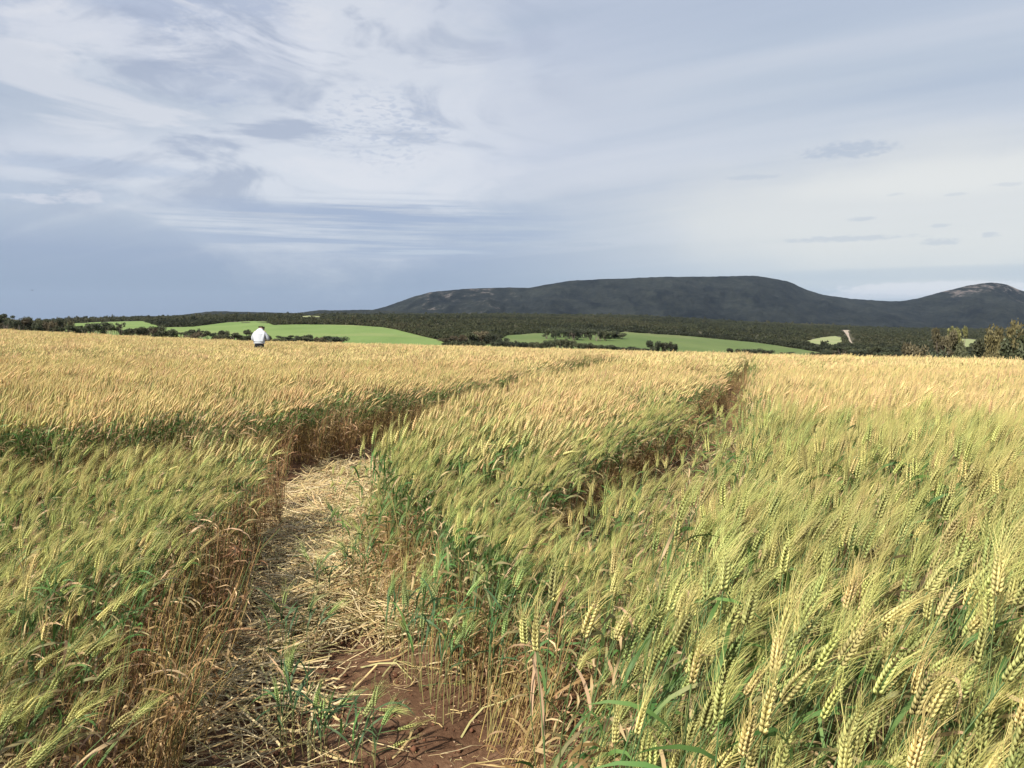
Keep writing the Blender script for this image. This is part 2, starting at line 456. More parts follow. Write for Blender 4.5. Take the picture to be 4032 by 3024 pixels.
# ------------------------------------------------------------------ mountains and low hills
def rocky_hill(name, sil, ubase, d_ridge, d_foot, foot_row, label, seed, col_a, col_b, rocks=True, amp=1.0):
    su = np.array([s[0] for s in sil], float); sr = np.array([s[1] for s in sil], float)
    us = np.arange(su[0], su[-1] + 1, 5.0)
    ts = np.concatenate([np.linspace(0, 1, 70), 1 + np.linspace(0.02, 0.9, 14)])
    U, T = np.meshgrid(us, ts)
    row = np.interp(U, su, sr)
    k = np.ones(9) / 9
    row1 = np.convolve(np.pad(np.interp(us, su, sr), 4, mode='edge'), k, 'valid')
    row = np.repeat(row1[None], len(ts), 0) + (fbm(U / 16, U * 0, seed, 3) - 0.5) * 2.6
    spur = (fbm(U / 190, T * 0.9, seed + 3, 5) - 0.5)
    D = d_foot + (d_ridge - d_foot) * T + spur * (d_ridge - d_foot) * 0.55 * np.clip(T * 1.2, 0, 1) * np.clip((1.0 - T) * 3, 0, 1)
    zr = CAMZ - d_ridge * (row - HROW) / F
    zf = CAMZ - d_foot * (np.interp(U, ubase[0], ubase[1]) - HROW) / F - 15
    Tc = np.clip(T, 0, 1)
    prof = Tc ** 1.15 * (1 - 0.10 * np.sin(Tc * math.pi))
    prof = prof + (fbm(U / 120, T * 2.2, seed + 9, 4) - 0.5) * 0.42 * np.sin(np.clip(Tc, 0, 1) * math.pi) * amp
    Zm = zf + (zr - zf) * prof
    Zm = np.where(T > 1, zr - (T - 1) ** 2 * (zr - zf) * 1.1 - (T - 1) * 30, Zm)
    Xm = (U - CX) / F * np.where(T > 1, d_ridge, D) * np.where(T > 1, 1 + (T - 1) * 0.35, 1)
    Ym = np.where(T > 1, d_ridge * (1 + (T - 1) * 0.35), D)
    g = Geo(); g.add(np.stack([Xm, Ym, Zm], -1), gridfaces(*U.shape), np.stack([Tc, Tc, Tc], -1).reshape(-1, 3))
    m, nb, bs = material(name + "_scrub", 0.95, 0.05)
    t = m.node_tree
    geo = nb.n('ShaderNodeNewGeometry'); pos = geo.outputs['Position']
    mp = nb.n('ShaderNodeMapping'); mp.inputs['Scale'].default_value = (1, 0.35, 1.6); t.links.new(pos, mp.inputs[0])
    big = nb.noise(mp.outputs[0], 0.0022, 5, 0.6); fine = nb.noise(pos, 0.03, 6, 0.7); mid = nb.noise(mp.outputs[0], 0.009, 6, 0.65, 0.4)
    v = nb.m('ADD', nb.m('ADD', nb.m('MULTIPLY', big, 0.30), nb.m('MULTIPLY', mid, 0.40)), nb.m('MULTIPLY', fine, 0.30))
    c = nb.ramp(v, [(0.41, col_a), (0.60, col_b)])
    if rocks:
        at = nb.n('ShaderNodeAttribute', attribute_name='Col')
        sp = nb.n('ShaderNodeSeparateXYZ'); t.links.new(at.outputs['Color'], sp.inputs[0])
        hi = nb.ss(sp.outputs[0], 0.45, 0.96)
        sx_ = nb.n('ShaderNodeSeparateXYZ'); t.links.new(pos, sx_.inputs[0])
        ang = nb.m('DIVIDE', sx_.outputs[0], sx_.outputs[1])          # bare crests: the left shoulder and the right-hand peak
        left_s = nb.m('MULTIPLY', nb.ss(ang, (1560 - CX) / F, (1700 - CX) / F), nb.ss(ang, (2120 - CX) / F, (1950 - CX) / F))
        peak = nb.m('MULTIPLY', nb.ss(ang, (3640 - CX) / F, (3760 - CX) / F), nb.ss(ang, (4080 - CX) / F, (3990 - CX) / F))
        zone = nb.m('ADD', nb.m('MULTIPLY', left_s, 0.085), nb.m('MULTIPLY', nb.m('MULTIPLY', peak, nb.ss(sp.outputs[0], 0.70, 0.92)), 0.115))
        rk = nb.m('ADD', nb.m('ADD', nb.m('MULTIPLY', mid, 0.6), nb.m('MULTIPLY', fine, 0.4)), nb.m('ADD', nb.m('MULTIPLY', hi, 0.05), zone))
        c = nb.mix(nb.m('MULTIPLY', nb.ss(rk, 0.645, 0.74), 0.70), c, (0.19, 0.16, 0.15, 1))
    t.links.new(c, bs.inputs['Base Color'])
    bp = nb.n('ShaderNodeBump'); bp.inputs['Strength'].default_value = 0.8; bp.inputs['Distance'].default_value = 45.0
    nb.put(bp.inputs['Height'], nb.m('ADD', mid, nb.m('MULTIPLY', fine, 0.8))); t.links.new(bp.outputs[0], bs.inputs['Normal'])
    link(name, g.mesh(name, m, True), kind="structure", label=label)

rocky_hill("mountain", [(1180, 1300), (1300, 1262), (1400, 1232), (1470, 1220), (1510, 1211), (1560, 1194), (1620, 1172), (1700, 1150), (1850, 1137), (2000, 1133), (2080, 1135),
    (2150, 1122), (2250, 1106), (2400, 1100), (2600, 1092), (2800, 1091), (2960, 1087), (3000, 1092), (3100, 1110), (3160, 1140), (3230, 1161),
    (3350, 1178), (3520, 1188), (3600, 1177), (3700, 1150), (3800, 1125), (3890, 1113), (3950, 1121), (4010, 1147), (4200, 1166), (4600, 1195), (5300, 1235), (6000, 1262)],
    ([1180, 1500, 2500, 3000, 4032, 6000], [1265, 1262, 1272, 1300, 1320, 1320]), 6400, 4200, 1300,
    "long dark scrub-covered mountain ridge with a rocky peak at its right", 31, (0.001, 0.003, 0.004, 1), (0.030, 0.034, 0.028, 1))  # near-black scrub tones: cloud shade and gully shade are put into the colour
rocky_hill("low_hills", [(150, 1275), (280, 1264), (400, 1258), (600, 1250), (720, 1240), (830, 1226), (900, 1226), (1000, 1229), (1170, 1233), (1260, 1221),
    (1330, 1223), (1450, 1219), (1600, 1228), (1800, 1240), (2000, 1255)],
    ([150, 800, 2000], [1275, 1265, 1265]), 4100, 3000, 1275,
    "low wooded rise along the horizon left of the mountain", 77, (0.014, 0.018, 0.016, 1), (0.036, 0.038, 0.028, 1), False, 0.6)
rocky_hill("distant_hill", [(430, 1268), (480, 1254), (510, 1246), (545, 1243), (580, 1245), (640, 1256), (700, 1268)],
    ([430, 700], [1275, 1275]), 7000, 6600, 1275, "small pale hill on the horizon above the left treeline", 55, (0.03, 0.045, 0.03, 1), (0.06, 0.075, 0.045, 1), False, 0.4)

# ------------------------------------------------------------------ green paddocks, clearings, dirt track
def paddock_mat(name, ca, cb):
    m, nb, bs = material(name, 0.85, 0.15)
    geo = nb.n('ShaderNodeNewGeometry'); pos = geo.outputs['Position']
    mp = nb.n('ShaderNodeMapping'); mp.inputs['Scale'].default_value = (1, 0.3, 1); mp.inputs['Rotation'].default_value = (0, 0, 0.5)
    m.node_tree.links.new(pos, mp.inputs[0])
    v = nb.m('ADD', nb.m('MULTIPLY', nb.noise(mp.outputs[0], 0.03, 4, 0.6), 0.6), nb.m('MULTIPLY', nb.noise(pos, 0.6, 3, 0.6), 0.4))
    wv_ = nb.n('ShaderNodeTexWave'); wv_.inputs['Scale'].default_value = 0.035; wv_.inputs['Distortion'].default_value = 1.2; wv_.inputs['Detail'].default_value = 2.0
    mp2 = nb.n('ShaderNodeMapping'); mp2.inputs['Rotation'].default_value = (0, 0, 1.1); m.node_tree.links.new(pos, mp2.inputs[0]); m.node_tree.links.new(mp2.outputs[0], wv_.inputs['Vector'])
    c_ = nb.ramp(v, [(0.36, ca), (0.64, cb)])
    big_ = nb.noise(pos, 0.008, 4, 0.6)
    c_ = nb.mix(nb.m('MULTIPLY', nb.ss(big_, 0.50, 0.64), 0.55), c_, tuple(q * k_ for q, k_ in zip(cb[:3], (1.25, 1.0, 1.25))) + (1,))
    c_ = nb.mix(nb.m('MULTIPLY', nb.ss(wv_.outputs[0], 0.86, 1.0), 0.30), c_, tuple(q * 0.55 for q in ca[:3]) + (1,))
    m.node_tree.links.new(c_, bs.inputs['Base Color'])
    return m
m_green = paddock_mat("young_green_crop", (0.118, 0.185, 0.048, 1), (0.182, 0.248, 0.078, 1))
m_green2 = paddock_mat("older_green_crop", (0.080, 0.122, 0.034, 1), (0.128, 0.168, 0.054, 1))
m_pale = paddock_mat("pale_pasture", (0.21, 0.25, 0.10, 1), (0.27, 0.29, 0.14, 1))
m_dirt = paddock_mat("pale_sand", (0.30, 0.25, 0.19, 1), (0.42, 0.36, 0.28, 1))
PADS = []
def sheet(name, top, bot, mat, label, lift=0.25, keep=True, step=8.0):
    tu, tr = zip(*top); bu, br = zip(*bot)
    us = np.arange(max(tu[0], bu[0]), min(tu[-1], bu[-1]) + 0.1, step)
    nr = 12
    V = []
    for u in us:
        a, c = np.interp(u, tu, tr), np.interp(u, bu, br)
        a += (vnoise(u / 30, 0.5, 4) - 0.5) * 2
        for k in range(nr):
            V.append(hit(u, c + (a - c) * k / (nr - 1)))
    V = np.array(V); V[:, 2] += lift
    g = Geo(); g.add(V, gridfaces(len(us), nr)[:, ::-1], (1, 1, 1))
    link(name, g.mesh(name, mat, True), kind="structure", label=label)
    if keep: PADS.append((np.array(tu), np.array(tr), np.array(bu), np.array(br)))
sheet("green_paddock", [(240, 1276), (420, 1268), (560, 1265), (640, 1290), (760, 1288), (900, 1270), (1000, 1265), (1050, 1268), (1075, 1282), (1160, 1279), (1300, 1279), (1400, 1282), (1500, 1289), (1560, 1299), (1620, 1315), (1690, 1332), (1760, 1349)],
      [(240, 1330), (500, 1340), (1000, 1358), (1400, 1364), (1760, 1366)], m_green, "bright green crop paddock beyond the treeline at left")
sheet("green_paddock", [(1900, 1362), (1950, 1350), (1990, 1322), (2060, 1318), (2100, 1313), (2300, 1315), (2420, 1314), (2460, 1308), (2600, 1318), (2700, 1324), (2850, 1338), (3000, 1353), (3150, 1376), (3260, 1396)],
      [(1900, 1370), (2400, 1388), (2800, 1400), (3260, 1412)], m_green2, "bright green crop paddock right of centre around the tree clump")
sheet("pasture_clearing", [(3170, 1345), (3230, 1330), (3290, 1324), (3320, 1332)], [(3170, 1347), (3230, 1358), (3290, 1362), (3320, 1350)], m_pale, "small pale grassy clearing beside the dirt track")
sheet("pasture_clearing", [(1180, 1247), (1220, 1243), (1265, 1246)], [(1180, 1249), (1220, 1250), (1265, 1249)], m_pale, "tiny pale clearing high in the left-hand bush", 0.6)
sheet("pasture_clearing", [(3730, 1338), (3780, 1334), (3850, 1338)], [(3730, 1344), (3800, 1368), (3850, 1366)], m_pale, "pale clearing glimpsed behind the right-hand trees")
# dirt track running up through the bush
P = [(3362, 1374, 2), (3356, 1358, 3), (3346, 1342, 4), (3340, 1326, 4.5), (3336, 1314, 6), (3330, 1306, 9), (3330, 1301, 15)]
g = Geo(); V = []
for i in range(len(P) * 6 - 5):
    k = i / 6; j = min(int(k), len(P) - 2); f = k - j
    u, r_, w = [P[j][q] * (1 - f) + P[j + 1][q] * f for q in range(3)]
    w *= 0.8 + 0.4 * vnoise(i * 0.7, 0.3, 2)
    for s in (-1, 1):
        x, y, z = hit(u + s * w, r_); V.append((x, y, z + 0.5))
g.add(V, [(2 * i, 2 * i + 1, 2 * i + 3, 2 * i + 2) for i in range(len(V) // 2 - 1)], (1, 1, 1))
link("dirt_track", g.mesh("dirt_track", m_dirt), kind="structure", label="pale sandy track climbing through the bush at right")
PADS.append((np.array([3310, 3330, 3350, 3366.]), np.array([1299, 1299, 1300, 1340.]), np.array([3310, 3330, 3350, 3366.]), np.array([1304, 1318, 1366, 1374.])))
def in_pad(u, row):
    r_ = np.zeros(len(u), bool)
    for tu, tr, bu, br in PADS:
        lo, hi = max(tu[0], bu[0]), min(tu[-1], bu[-1])
        r_ |= (u > lo) & (u < hi) & (row > np.interp(u, tu, tr) - 1.0) & (row < np.interp(u, bu, br) + 1)
    return r_

# ------------------------------------------------------------------ trees
m_leaf = leafy("gum_leaves", 0.15, 0.5, 0.6, 0.25, 0.05)
m_bark = leafy("gum_bark", 0.0, 0.3, 0.9, 0.1, 0.02)
OLIVE = np.array([0.078, 0.086, 0.046]); DARK = np.array([0.056, 0.063, 0.038]); WARM = np.array([0.105, 0.090, 0.052]); BRIGHT = np.array([0.125, 0.118, 0.050])
def leaf_cloud(g, c, rad, n, size, col, r, flat=0.5):
    d = r.normal(size=(n, 3)); d /= np.linalg.norm(d, axis=1)[:, None]
    q = r.random(n) ** 0.45
    p = c + d * q[:, None] * np.asarray(rad)
    a = r.normal(size=(n, 3)); a[:, 2] *= flat; a /= np.linalg.norm(a, axis=1)[:, None]
    bb = np.cross(a, r.normal(size=(n, 3))); bb /= np.linalg.norm(bb, axis=1)[:, None] + 1e-9
    s = size * (0.5 + r.random(n))[:, None]
    V = np.stack([p - a * s, p - bb * s * 0.45, p + a * s, p + bb * s * 0.45], 1).reshape(-1, 3)
    f = np.arange(n * 4).reshape(n, 4)
    cc = col * (0.65 + 0.7 * r.random((n, 1)))
    g.add(V, f, np.repeat(cc, 4, 0))
def make_tree(seed, kind):
    """unit-height tree: returns trunk mesh, crown mesh"""
    r = np.random.default_rng(seed)
    tr, cr = Geo(), Geo()
    bark = np.array([0.16, 0.13, 0.11])
    if kind == 'umbrella':   ns, spread, cz, clump, rad, nl, sz = 5, 0.50, 0.82, 11, (0.19, 0.19, 0.085), 170, 0.034
    elif kind == 'dome':     ns, spread, cz, clump, rad, nl, sz = 4, 0.42, 0.62, 20, (0.17, 0.17, 0.13), 170, 0.034
    elif kind == 'sparse':   ns, spread, cz, clump, rad, nl, sz = 3, 0.26, 0.86, 6, (0.13, 0.13, 0.055), 90, 0.03
    elif kind == 'tall':     ns, spread, cz, clump, rad, nl, sz = 4, 0.30, 0.66, 14, (0.15, 0.15, 0.12), 130, 0.035
    else:                    ns, spread, cz, clump, rad, nl, sz = 4, 0.55, 0.55, 18, (0.20, 0.20, 0.17), 160, 0.042
    tips = []
    for i in range(ns):
        a = 2 * math.pi * (i + r.random() * 0.7) / ns
        e = np.array([math.cos(a) * spread * 0.6 * (0.5 + 0.6 * r.random()), math.sin(a) * spread * 0.6 * (0.5 + 0.6 * r.random()), cz * (0.72 + 0.2 * r.random())])
        s = np.array([math.cos(a) * 0.02, math.sin(a) * 0.02, 0.0])
        mid = (s + e) / 2 + r.normal(size=3) * 0.035
        ts = np.linspace(0, 1, 6)[:, None]
        Pp = (1 - ts) ** 2 * s + 2 * ts * (1 - ts) * mid + ts ** 2 * e
        tube(tr, Pp, np.linspace(0.022, 0.008, 6), 5, bark * (0.8 + 0.5 * r.random()))
        for j in range(2):
            e2 = e + np.array([r.normal() * 0.14, r.normal() * 0.14, 0.03 + 0.10 * r.random()])
            tube(tr, np.array([Pp[3 + j], (Pp[3 + j] + e2) / 2 + r.normal(size=3) * 0.02, e2]), [0.010, 0.007, 0.004], 4, bark)
            tips.append(e2)
        tips.append(e + (0, 0, 0.06))
    for i in range(clump):
        c = tips[i % len(tips)] + r.normal(size=3) * np.array([0.05, 0.05, 0.03])
        if kind in ('dome', 'bush', 'tall') and i % 3 == 2:
            aa = r.random() * 2 * math.pi; c = np.array([math.cos(aa) * spread * 0.55, math.sin(aa) * spread * 0.55, cz * (0.35 + 0.5 * r.random())])
        c[2] = min(c[2], 1.0 - rad[2] * 0.9)
        k = 0.7 + 0.6 * r.random()
        leaf_cloud(cr, c, np.array(rad) * k, int(nl * k), sz, (0.75 + 0.5 * r.random()) * np.ones(3), r)
    return tr, cr
TREES = {}
def tree_mesh(kind, v, tint):
    key = (kind, v, tint)
    if key not in TREES:
        tr, cr = make_tree(100 * v + len(kind) * 7 + 3, kind)
        vv = np.concatenate(cr.v); zt = np.percentile(vv[:, 2], 99.7); wd = np.percentile(np.abs(vv[:, :2]), 99) * 2
        nat = {'umbrella': 1.0, 'dome': 0.95, 'sparse': 0.62, 'tall': 0.72, 'bush': 1.15}[kind]
        for gg in (tr, cr): gg.v = [q * np.array([nat / wd, nat / wd, 1 / zt]) for q in gg.v]
        base = {'dark': DARK, 'olive': OLIVE, 'warm': WARM, 'bright': BRIGHT}[tint]
        cr.c = [c * base for c in cr.c]
        TREES[key] = (tr.mesh("trunk", m_bark), cr.mesh("crown", m_leaf))
    return TREES[key]
def plant_tree(name, x, y, h, wfac, kind, v, tint, label, group=None, sink=0.05):
    z = float(ground_z(np.array([x]), np.array([y]))[0]) - sink
    o = link(name, None, loc=(x, y, z)); o.empty_display_size = 0.5
    o['label'] = label; o['category'] = 'tree' if name.endswith('tree') else 'bush'
    if group: o['group'] = group
    o.rotation_euler = (0, 0, random.random() * 6.28); o.scale = (h * wfac, h * wfac, h)
    tm, cm = tree_mesh(kind, v, tint)
    link("trunk", tm, o); link("crown", cm, o)
    return o
def tree_px(name, u, top, d, wpx, kind, v, tint, label, group=None):
    """tree at depth d, its crown top at photo row `top`, about wpx photo pixels wide"""
    x = (u - CX) / F * d
    z = float(ground_z(np.array([x]), np.array([d]))[0])
    ztop = CAMZ - d * (top - HROW) / F
    h = max(ztop - z, 1.2)
    nat = {'umbrella': 1.0, 'dome': 0.95, 'sparse': 0.62, 'tall': 0.72, 'bush': 1.15}[kind]
    return plant_tree(name, x, d, h, (wpx / F * d) / (h * nat), kind, v, tint, label, group)
# left treeline along the far edge of the wheat
crest = lambda u: np.interp(u, [0, 500, 1000, 1500, 2000, 2500, 3000, 3500, 4032], [1297, 1318, 1343, 1353, 1366, 1382, 1397, 1406, 1416])
LT = [(25, 1240, 60, 'umbrella', 'dark', 'flat-topped tree with airy crown at the far left end of the treeline'),
      (118, 1252, 62, 'dome', 'olive', 'round-crowned tree rising from the treeline near the left edge'),
      (165, 1262, 55, 'dome', 'dark', 'second round-crowned tree, just right of the tallest dome near the left edge'),
      (248, 1258, 36, 'umbrella', 'dark', 'small flat-topped tree poking up above the left treeline against the sky'),
      (400, 1272, 75, 'dome', 'dark', 'broad dark tree of the left treeline standing in front of the paddock corner'),
      (478, 1274, 34, 'sparse', 'dark', 'thin lone tree beside the broad dark one in the left treeline'),
      (335, 1286, 46, 'umbrella', 'dark', 'low spreading tree left of the broad dark one in the left treeline'),
      (625, 1286, 70, 'dome', 'olive', 'rounded tree of the left treeline halfway between edge and person'),
      (765, 1300, 40, 'bush', 'dark', 'rounded shrubby tree right of the halfway tree in the left treeline'),
      (880, 1306, 40, 'dome', 'dark', 'small domed tree of the left treeline nearest the person on his left'),
      (978, 1302, 40, 'umbrella', 'dark', 'dark tree directly behind the person on his left'),
      (1200, 1322, 60, 'dome', 'dark', 'low dark tree of the treeline right of the person'),
      (1310, 1328, 75, 'dome', 'dark', 'last broad low tree at the right end of the left treeline')]
for i, (u, top, w, kind, tint, lab) in enumerate(LT):
    tree_px("mallee_tree", u, top - 5, 205 + 25 * random.random(), w * 1.2, kind, i % 3, tint, lab)
u = -30.0
i = 0
while u < 1350:
    c = crest(max(u, 0)) - (0 if u > 0 else -u * 0.03)
    hgt = np.interp(u, [-400, 0, 300, 700, 1350], [52, 40, 34, 28, 17]) * (0.55 + 0.75 * random.random())
    tree_px("mallee_tree", u, c - hgt, 190 + 55 * random.random(), 34 + 48 * random.random(), random.choice(['dome', 'umbrella', 'bush', 'dome', 'umbrella']), i % 3,
            random.choice(['dark', 'olive', 'olive', 'warm']), "dark low mallee tree in the unbroken treeline behind the wheat at left", "mallee trees of the left treeline")
    u += 17 + 13 * random.random(); i += 1
# brownish trees at the woodland edge in the centre
for i, (u, top, w, tint) in enumerate([(1765, 1330, 60, 'warm'), (1805, 1318, 70, 'warm'), (1850, 1308, 80, 'olive'), (1900, 1304, 80, 'warm'), (1940, 1312, 60, 'dark'), (1880, 1330, 70, 'dark'), (1830, 1334, 60, 'olive'), (1980, 1330, 60, 'dark')]):
    tree_px("mallee_tree", u, top, 360 + 20 * random.random(), w, 'dome', i % 3, tint, "brownish tree at the woodland point between the two green paddocks", "trees at the woodland point")
# hedge of bushes along the crest, centre
u = 1950.0
while u < 2560:
    up = np.interp(u, [1950, 2020, 2120, 2160, 2200, 2260, 2400, 2560], [18, 24, 22, 36, 34, 30, 18, 12]) * (0.8 + 0.4 * random.random())
    tree_px("crest_bush", u, crest(u) - up, 250 + 40 * random.random(), 42 + 20 * random.random(), random.choice(['bush', 'dome']), i % 3, random.choice(['dark', 'olive', 'dark']),
            "dark rounded bush in the hedge along the crest below the tree clump", "bushes of the central hedge")
    u += 20 + 12 * random.random(); i += 1
for (u, top, w, lab) in [(2575, 1340, 70, 'dark bush with rounded crown right of the central hedge'), (2620, 1346, 50, 'second dark bush in the pair right of the central hedge'),
                         (2655, 1352, 40, 'small rounded bush at the right end of the pair beyond the central hedge'), (2890, 1371, 60, 'low dark bush at the crest below the right-hand green paddock'),
                         (2960, 1372, 80, 'widest low dark bush at the crest in front of the right-hand paddock'), (3015, 1377, 50, 'low bush just left of where the wheel track meets the crest'),
                         (3110, 1385, 70, 'flat dark bush just right of where the wheel track meets the crest'), (3205, 1392, 40, 'tiny dark bush near the tip of the right-hand paddock')]:
    tree_px("crest_bush", u, top, 260, w, 'bush', i % 3, 'dark', lab); i += 1
# tree clump inside the right-hand paddock
for k in range(20):
    u = 2150 + 310 * (k + 0.5) / 20 + random.uniform(-10, 10)
    top = np.interp(u, [2140, 2200, 2280, 2380, 2460], [1296, 1286, 1292, 1298, 1308]) + random.uniform(-4, 7)
    d = 490 + 60 * random.random()
    tree_px("gum_tree", u, top, d, 44 + 22 * random.random(), random.choice(['dome', 'tall', 'dome', 'umbrella']), k % 3, random.choice(['dark', 'olive', 'dark']),
            "dark gum tree in the dense clump standing inside the right-hand paddock", "gum trees of the paddock clump")
# woodland edge right of the paddock
for k in range(18):
    u = 3230 + 330 * k / 18 + random.uniform(-12, 12)
    top = crest(u) - random.uniform(12, 42)
    tree_px("mallee_tree", u, top, 270 + 80 * random.random(), 50 + 25 * random.random(), random.choice(['dome', 'bush', 'umbrella']), k % 3, random.choice(['dark', 'olive', 'dark']),
            "dark tree at the bush edge between the right-hand paddock and the tall trees", "trees at the right bush edge")
# tall trees at the right edge
RT = [(3590, 1352, 90, 'dome', 'warm', 'brownish bushy tree at the left end of the right-hand tree group'),
      (3640, 1340, 100, 'dome', 'dark', 'dark many-stemmed tree second from the left end of the right-hand group'),
      (3712, 1292, 76, 'umbrella', 'warm', 'thin tree with small flat brown crown and pale trunk in the right-hand group'),
      (3780, 1284, 90, 'umbrella', 'bright', 'thin tree with a flat yellow-green crown standing high in the right-hand group'),
      (3720, 1350, 100, 'umbrella', 'warm', 'brown spreading tree below the thin flat-crowned pair'),
      (3800, 1352, 100, 'dome', 'olive', 'olive bush-like tree below the yellow-green flat crown'),
      (3870, 1338, 100, 'dome', 'olive', 'rounded olive tree left of the tallest tree at the right edge'),
      (3955, 1266, 150, 'dome', 'bright', 'tallest tree at the right edge, with yellow-green upper crown'),
      (4022, 1282, 150, 'dome', 'olive', 'tall olive tree cut by the right edge of the picture'),
      (3985, 1345, 120, 'bush', 'olive', 'dense olive bush under the tallest tree at the right edge'),
      (3905, 1380, 90, 'bush', 'bright', 'low yellow-green bush in front of the tallest right-hand tree'),
      (3680, 1380, 110, 'bush', 'dark', 'low dark bush at the foot of the thin flat-crowned pair'),
      ]
for i, (u, top, w, kind, tint, lab) in enumerate(RT):
    tree_px("gum_tree" if kind != 'bush' else "bush", u, top, 138 + 22 * random.random(), w, kind, i % 3, tint, lab)

# ------------------------------------------------------------------ far bush: one mass
m_scrub = leafy("scrub_leaves", 0.42, 0.16, 0.7, 0.15, 0.03)
protos = []
for v in range(6):
    r = np.random.default_rng(900 + v); g = Geo()
    base = [DARK * 0.95, DARK * 1.1, OLIVE * 0.85, OLIVE * 0.95, OLIVE * 0.8 + WARM * 0.15, OLIVE * 0.6 + WARM * 0.35][v]
    for k in range(3):
        leaf_cloud(g, np.array([r.normal() * 0.35, r.normal() * 0.35, 0.55 + 0.2 * r.random()]), (0.62, 0.62, 0.42), 26, 0.24, base * (0.8 + 0.4 * r.random()), r)
    leaf_cloud(g, np.array([0, 0, 0.3]), (0.8, 0.8, 0.3), 14, 0.26, base * 0.9, r)
    mc = [c.mean(0) for c in g.c]; g.c = [m_ + (c - m_) * 0.45 for c, m_ in zip(g.c, mc)]
    protos.append(g.mesh("scrub", m_scrub))
def bush_pts(n, y0, y1, u0, u1):
    y = np.sqrt(rng.uniform(y0 ** 2, y1 ** 2, n)); u = rng.uniform(u0, u1, n)
    x = (u - CX) / F * y
    z = ground_z(x, y)
    uu, rr_ = project(x, y, z)
    _, rt = project(x, y, z + 2.5)
    ok = ~in_pad(uu, rr_) & ~in_pad(uu, rt) & (fbm(x * 0.012, y * 0.012, 3) > 0.22)
    return x[ok], y[ok], z[ok]
parts = [bush_pts(26000, 330, 720, -700, 4700), bush_pts(62000, 720, 2700, -900, 4900)]
x = np.concatenate([p[0] for p in parts]); y = np.concatenate([p[1] for p in parts]); z = np.concatenate([p[2] for p in parts])
s = np.where(y < 720, 2.3, np.interp(y, [720, 2700], [2.8, 5.0])) * rng.uniform(0.6, 1.35, len(x))
hsc = s * rng.uniform(0.7, 1.2, len(x)) * np.where(rng.random(len(x)) < 0.04, 1.7, 1)
scatter("bush_land", np.stack([x, y, z - 0.2], 1), np.stack([x * 0, x * 0, rng.uniform(0, 6.28, len(x))], 1), np.stack([s, s, hsc], 1),
        np.clip((fbm(x * 0.006, y * 0.003, 19, 3) - 0.28) * 13 + rng.normal(size=len(x)) * 0.9, 0, 5).astype(int), protos, kind="stuff", label="olive-grey eucalypt scrub covering the plain below the mountain")

# ------------------------------------------------------------------ wheat
m_wheat = leafy("wheat", 0.32, 0.30, 0.55, 0.30, 0.035)
EAR_GOLD = np.array([0.72, 0.535, 0.265]); EAR_GREEN = np.array([0.47, 0.505, 0.180]); EAR_DEEP = np.array([0.19, 0.26, 0.085])
STEM_GREEN = np.array([0.140, 0.235, 0.090]); STEM_TAN = np.array([0.48, 0.345, 0.145]); STEM_YEL = np.array([0.36, 0.32, 0.11])
LEAF_GREEN = np.array([0.100, 0.190, 0.050]); LEAF_DRY = np.array([0.42, 0.29, 0.145]); LEAF_PALE = np.array([0.58, 0.42, 0.24]); LEAF_BROWN = np.array([0.28, 0.17, 0.080])
def stem_path(r, h, lean, n, base_t=0.0, az=0.0):
    t = np.linspace(0, 1, n)
    th = base_t + lean * t ** 2.0
    dl = np.diff(t)
    thm = (th[1:] + th[:-1]) / 2
    xx = np.concatenate([[0], np.cumsum(np.sin(thm) * dl)]); zz = np.concatenate([[0], np.cumsum(np.cos(thm) * dl)])
    k = h / zz[-1]
    wob = r.normal(size=2) * 0.012
    yy = wob[0] * np.sin(t * 3.1)
    c, s = math.cos(az), math.sin(az)
    P = np.stack([xx * k, yy, zz * k], 1)
    return np.stack([P[:, 0] * c - P[:, 1] * s, P[:, 0] * s + P[:, 1] * c, P[:, 2]], 1), th[-1]
def frame_of(d):
    d = d / np.linalg.norm(d)
    a = np.cross(d, [0, 1, 0]); a /= np.linalg.norm(a) + 1e-9
    return d, a, np.cross(d, a)
def blade(g, r, p0, az, L, W, up, droop, col0, col1, nseg=7, twist=0.0):
    """a leaf: leaves the stem at p0, arcs out and hangs"""
    t = np.linspace(0, 1, nseg)
    el_ = up - droop * t ** 1.3
    st = L / (nseg - 1)
    hz = np.concatenate([[0], np.cumsum(np.cos(el_[:-1]) * st)]); vz = np.concatenate([[0], np.cumsum(np.sin(el_[:-1]) * st)])
    a = az + twist * t * 0.7
    P = p0 + np.stack([np.cos(a) * hz, np.sin(a) * hz, vz], 1)
    tw = twist * t * 2.2
    side0 = np.stack([-np.sin(a), np.cos(a), 0 * a], 1)
    nrm = np.stack([-np.cos(a) * np.sin(el_), -np.sin(a) * np.sin(el_), np.cos(el_)], 1)
    side = side0 * np.cos(tw)[:, None] + nrm * np.sin(tw)[:, None]
    w = W * np.clip(np.sin(np.clip(0.18 + t * 0.82, 0, 1) * math.pi) ** 0.6, 0.06, 1)
    c = np.asarray(col0) * (1 - t[:, None]) + np.asarray(col1) * t[:, None]
    ribbon(g, P, w, side, c)
OCT_F = np.array([(0, 1, 2), (0, 2, 3), (0, 3, 4), (0, 4, 1), (5, 2, 1), (5, 3, 2), (5, 4, 3), (5, 1, 4)])
